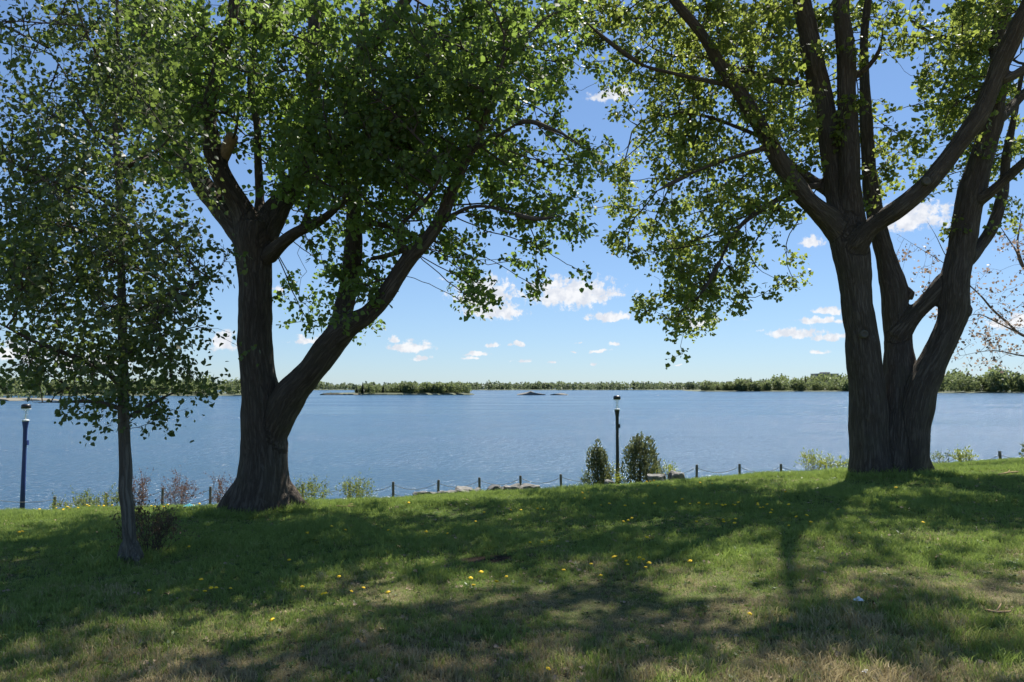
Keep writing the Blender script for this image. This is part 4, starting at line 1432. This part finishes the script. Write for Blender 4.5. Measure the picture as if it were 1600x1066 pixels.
def build_grass():
    rng = np.random.default_rng(77)
    tcol = bpy.data.collections.new('grass_tufts')
    kinds = []
    for i, (n, h0, h1, sp, le, w, m) in enumerate(((13, .035, .075, .045, .7, .0050, 'blade'), (12, .03, .065, .05, .9, .0050, 'blade'),
                                                  (14, .04, .09, .04, .6, .0055, 'blade'), (14, .012, .035, .055, 2.2, .0050, 'straw'),
                                                  (12, .02, .05, .05, 1.3, .0045, 'straw'), (11, .06, .13, .04, .7, .0060, 'blade'))):
        me = tuft_mesh(f'tuft_{i}', n, rng, h0, h1, sp, le, w)
        me.materials.append(M[m])
        o = bpy.data.objects.new(f'tuft_{i}', me)
        tcol.objects.link(o)
        kinds.append(o)
    for i, (mat, count, size, rise) in enumerate((('dead_leaf', 3, .045, .012), ('weed', 7, .050, .022))):
        P = rng.normal(scale=.035 if i == 0 else .006, size=(count, 3))
        P[:, 2] = rise
        a = np.arange(count) * 2 * math.pi / count + rng.uniform(0, .6, count)
        Dr = np.stack([np.cos(a), np.sin(a), rng.uniform(-.1, .5, count)], 1)
        me = leaf_mesh(f'tuft_{6 + i}', P, Dr, size * rng.uniform(.6, 1.2, count), rng, HEART if i == 0 else NARROW)
        me.materials.append(M[mat])
        o = bpy.data.objects.new(f'tuft_{6 + i}', me)
        tcol.objects.link(o)
    pts = []
    for (y0, y1, dens) in ((1.8, 5.0, 950), (5.0, 7.5, 800), (7.5, 11, 560), (11, 15, 380), (15, 20.5, 300), (20.5, 30, 60)):
        hw = .72 * y1 + 2.2
        n = int((y1 - y0) * 2 * hw * dens)
        x = rng.uniform(-hw, hw, n)
        y = rng.uniform(y0, y1, n)
        k = np.abs(x) < .72 * y + 2.2
        pts.append(np.stack([x[k], y[k]], 1))
    P = np.vstack(pts)
    # leave the bare earth patch thin, and keep blades out of the trunks
    q = ((P[:, 0] + .26) * 1.9) ** 2 + ((P[:, 1] - 8.0) * 3.2) ** 2
    keep = (q > .30) | (rng.uniform(size=len(P)) < .12)
    P = P[keep]
    Z = ground(P[:, 0], P[:, 1])
    N = len(P)
    me = bpy.data.meshes.new('grass')
    me.vertices.add(N)
    me.vertices.foreach_set('co', np.stack([P[:, 0], P[:, 1], Z], 1).astype(np.float32).ravel())
    # patchiness: taller lush spots and thin straw spots
    lush = np.array([noise.fractal(Vector((a * .55, b * .55, 3.1)), 1.0, 2.0, 3) for a, b in P])
    near = np.clip((9.5 - P[:, 1]) / 5.5, 0, 1)
    straw = np.clip(.15 + .42 * near - .55 * lush, .03, .85)
    u = rng.uniform(size=N)
    idx = np.where(u < straw, rng.integers(3, 5, N), rng.integers(0, 3, N))
    idx = np.where((idx < 3) & (rng.uniform(size=N) < np.clip(.05 + .25 * lush, .01, .4)), 5, idx)
    sc = (.85 + .45 * lush + rng.uniform(-.15, .25, N)) * (1 + .018 * (P[:, 1] - 6).clip(0, 14))
    sc = np.clip(sc * .86, .45, 1.5)
    for (tx, ty, tr) in ((-4.1, 12.45, .95), (7.1, 14.45, 1.15), (-4.25, 8.5, .40)):      # untrimmed round the trunks
        dd = np.hypot(P[:, 0] - tx, P[:, 1] - ty)
        sc = np.where(dd < tr, sc * 1.75, sc)
    bits = rng.uniform(size=N)
    idx = np.where(bits < .016, 6, np.where(bits > .986, 7, idx))
    a = me.attributes.new('scl', 'FLOAT', 'POINT')
    a.data.foreach_set('value', sc.astype(np.float32))
    a = me.attributes.new('rot', 'FLOAT_VECTOR', 'POINT')
    a.data.foreach_set('vector', np.stack([rng.normal(scale=.15, size=N), rng.normal(scale=.15, size=N), rng.uniform(0, 6.28, N)], 1).astype(np.float32).ravel())
    a = me.attributes.new('pick', 'INT', 'POINT')
    a.data.foreach_set('value', idx.astype(np.int32))
    o = link('grass', me, M['blade'])
    tag(o, 'short green and straw coloured lawn grass', 'grass', None, 'stuff')
    ng = bpy.data.node_groups.new('grow_grass', 'GeometryNodeTree')
    ng.interface.new_socket('Geometry', in_out='INPUT', socket_type='NodeSocketGeometry')
    ng.interface.new_socket('Geometry', in_out='OUTPUT', socket_type='NodeSocketGeometry')
    t = NT(ng)
    gi, go = t.n('NodeGroupInput'), t.n('NodeGroupOutput')
    ci = t.n('GeometryNodeCollectionInfo', {'Collection': tcol, 'Separate Children': True, 'Reset Children': True})

    def attr(name, kind):
        nd = t.n('GeometryNodeInputNamedAttribute', {'Name': name}, data_type=kind)
        return next(s for s in nd.outputs if s.enabled and s.name == 'Attribute')
    e2r = t.n('FunctionNodeEulerToRotation', {0: attr('rot', 'FLOAT_VECTOR')})
    iop = t.n('GeometryNodeInstanceOnPoints', {'Points': gi.outputs[0], 'Instance': ci.outputs[0], 'Pick Instance': True,
                                              'Instance Index': attr('pick', 'INT'), 'Rotation': e2r.outputs[0], 'Scale': attr('scl', 'FLOAT')})
    ng.links.new(iop.outputs[0], go.inputs[0])
    md = o.modifiers.new('grow', 'NODES')
    md.node_group = ng
    print('grass tufts', N)


build_grass()


# ------------------------------------------------------------------ dandelions, litter and fallen bits on the lawn
def ground_at(px, py):
    """where the sight line through a pixel meets the lawn"""
    for lower in range(0, 16, 2):                      # just over the crest: take the nearest turf below it
        for y in np.arange(3.0, 30, .03):
            p = at(px, py + lower, y)
            g = g1(p[0], y)
            if p[2] <= g:
                return Vector((p[0], y, g))
    return on_ground(px, 15)


def build_dandelions():
    rng = random.Random(3)
    b = MB()
    b.tube([(0, 0, -.01), (.003, 0, .03), (.004, .002, .062)], [.0022, .002, .002], 5, False)
    b.mi = 1
    n = 11
    ring = [(math.cos(2 * math.pi * k / n), math.sin(2 * math.pi * k / n)) for k in range(n)]
    z = .062
    vs = [(.004, .002, z - .006)] + [(.004 + c * .021 * (1 + .12 * (k % 2)), .002 + s * .021 * (1 + .12 * (k % 2)), z + .004) for k, (c, s) in enumerate(ring)] \
        + [(.004 + c * .012, .002 + s * .012, z + .012) for (c, s) in ring] + [(.004, .002, z + .013)]
    fs = [(0, 1 + (k + 1) % n, 1 + k) for k in range(n)] + [(1 + k, 1 + (k + 1) % n, 1 + n + (k + 1) % n, 1 + n + k) for k in range(n)] \
        + [(1 + n + k, 1 + n + (k + 1) % n, 1 + 2 * n) for k in range(n)]
    b.add(vs, fs)
    me = b.mesh('dandelion')
    me.materials.append(M['stem'])
    me.materials.append(M['dandelion'])
    spots = [(965, 877), (962, 880), (979, 885), (981, 889), (1002, 880), (1004, 883), (1007, 895), (1014, 889), (1082, 886), (940, 907), (924, 889),
             (532, 910), (752, 903), (793, 908), (733, 911), (739, 925), (772, 921), (509, 934), (545, 931), (565, 927), (611, 937), (852, 1056), (1168, 968),
             (433, 981), (472, 927), (453, 883), (314, 916), (317, 934), (330, 927), (295, 857), (337, 926), (358, 927), (232, 932), (510, 935),
             (609, 834), (516, 829), (537, 833), (741, 818), (796, 802), (756, 806), (814, 801), (838, 801), (846, 801), (829, 854), (847, 854), (857, 851),
             (905, 774), (914, 772), (920, 773), (916, 782), (938, 793), (951, 793), (976, 796), (971, 820), (982, 817), (990, 815), (1009, 752), (1013, 750),
             (1021, 753), (1031, 762), (1048, 761), (1058, 766), (1092, 757), (1096, 758), (1114, 759), (1003, 790), (1025, 790), (1078, 793), (1092, 791),
             (1094, 789), (1104, 793), (1105, 792), (1120, 793), (1126, 794), (1133, 794), (1146, 792), (1150, 793), (1155, 791), (1181, 793), (1188, 797),
             (1192, 797), (1197, 793), (1201, 792), (1203, 801), (1206, 806), (1129, 818), (1130, 823), (1150, 817), (1149, 825), (1089, 822), (1248, 813),
             (1257, 812), (1235, 794), (1234, 826), (1312, 801), (1230, 775), (1057, 790), (1268, 823), (1400, 768), (1068, 785), (1182, 790),
             (90, 790), (104, 791), (97, 799), (111, 797), (120, 795), (140, 793), (154, 791), (135, 790), (222, 797), (236, 795), (205, 790), (243, 792),
             (33, 836), (28, 837), (100, 797), (61, 794), (162, 788), (176, 790), (262, 790), (300, 788), (254, 795), (312, 787), (480, 837), (475, 839),
             (640, 790), (700, 838), (665, 836), (1340, 838), (1440, 822), (1010, 848), (880, 900)]
    for i, (px, py) in enumerate(spots):
        p = ground_at(px, py + 3)
        if p is None:
            continue
        o = bpy.data.objects.new('dandelion', me)
        COL.objects.link(o)
        o.location = p
        o.rotation_euler = (rng.uniform(-.5, .1), rng.uniform(-.3, .3), rng.uniform(0, 6))
        s = rng.uniform(.7, 1.05) * (1.0 + .02 * max(0, p.y - 7))
        o.scale = (s, s, s * 1.15)
        tag(o, 'small yellow dandelion flower standing in the lawn grass', 'dandelion', 'dandelions in the lawn')


build_dandelions()


def crumple(name, label, cat, px, py, w, d, h, mat, seed, rot=0.0):
    p = ground_at(px, py)
    rng = random.Random(seed)
    n = 7
    vs = []
    for j in range(n):
        for i in range(n):
            u, v = i / (n - 1) - .5, j / (n - 1) - .5
            e = max(abs(u), abs(v)) * 2
            vs.append((u * w * (1 + rng.uniform(-.2, .2)), v * d * (1 + rng.uniform(-.2, .2)), .03 + h * (1 - e * .8) * rng.uniform(.4, 1)))
    fs = [(j * n + i, j * n + i + 1, (j + 1) * n + i + 1, (j + 1) * n + i) for j in range(n - 1) for i in range(n - 1)]
    me = bpy.data.meshes.new(name)
    me.from_pydata(vs, [], fs)
    me.update()
    o = link(name, me, mat)
    so = o.modifiers.new('thick', 'SOLIDIFY')
    so.thickness = .003
    o.location = p
    o.rotation_euler = (0, 0, rot)
    return tag(o, label, cat)


crumple('paper_scrap', 'crumpled white paper scrap lying on the shaded lawn', 'paper', 1342, 945, .075, .05, .035, M['paper'], 1, -.6)
crumple('paper_scrap', 'tiny pale scrap lying at the bottom edge of the lawn', 'paper', 1352, 1060, .05, .02, .01, M['paper'], 2, .9)
crumple('turquoise_scrap', 'small turquoise plastic scrap below the red shrub', 'litter', 296, 788, .20, .12, .06, M['turquoise'], 3, 0)


def stick(label, rows, r, mat=None):
    pts = []
    for (px, py) in rows:
        p = ground_at(px, py)
        pts.append(p + Vector((0, 0, .02 + r)))
    root = empty('fallen_stick', pts[0])
    tag(root, label, 'stick')
    b = MB()
    b.tube(pts, [r * (1 - .5 * i / len(pts)) for i in range(len(pts))], 6, True, .15)
    link('stick_wood', b.mesh('stick_wood', True), mat or M['twig'], root)
    b = MB()
    m = pts[len(pts) // 2]
    b.tube([m, m + Vector((.06, .05, .03)), m + Vector((.10, .10, .035))], [r * .6, r * .5, r * .25], 5, True, .1)
    link('side_twig', b.mesh('side_twig', True), mat or M['twig'], root)


stick('pale fallen stick lying right of the three stemmed tree', [(1560, 746), (1575, 742), (1592, 741)], .018, M['cut'])
stick('pale dry stick beside the worn hollow at the right', [(1540, 962), (1557, 966), (1580, 964)], .010, M['cut'])
stick('thin pale stick left of the grass centre under the poplar', [(526, 794), (540, 795), (556, 794)], .012, M['cut'])
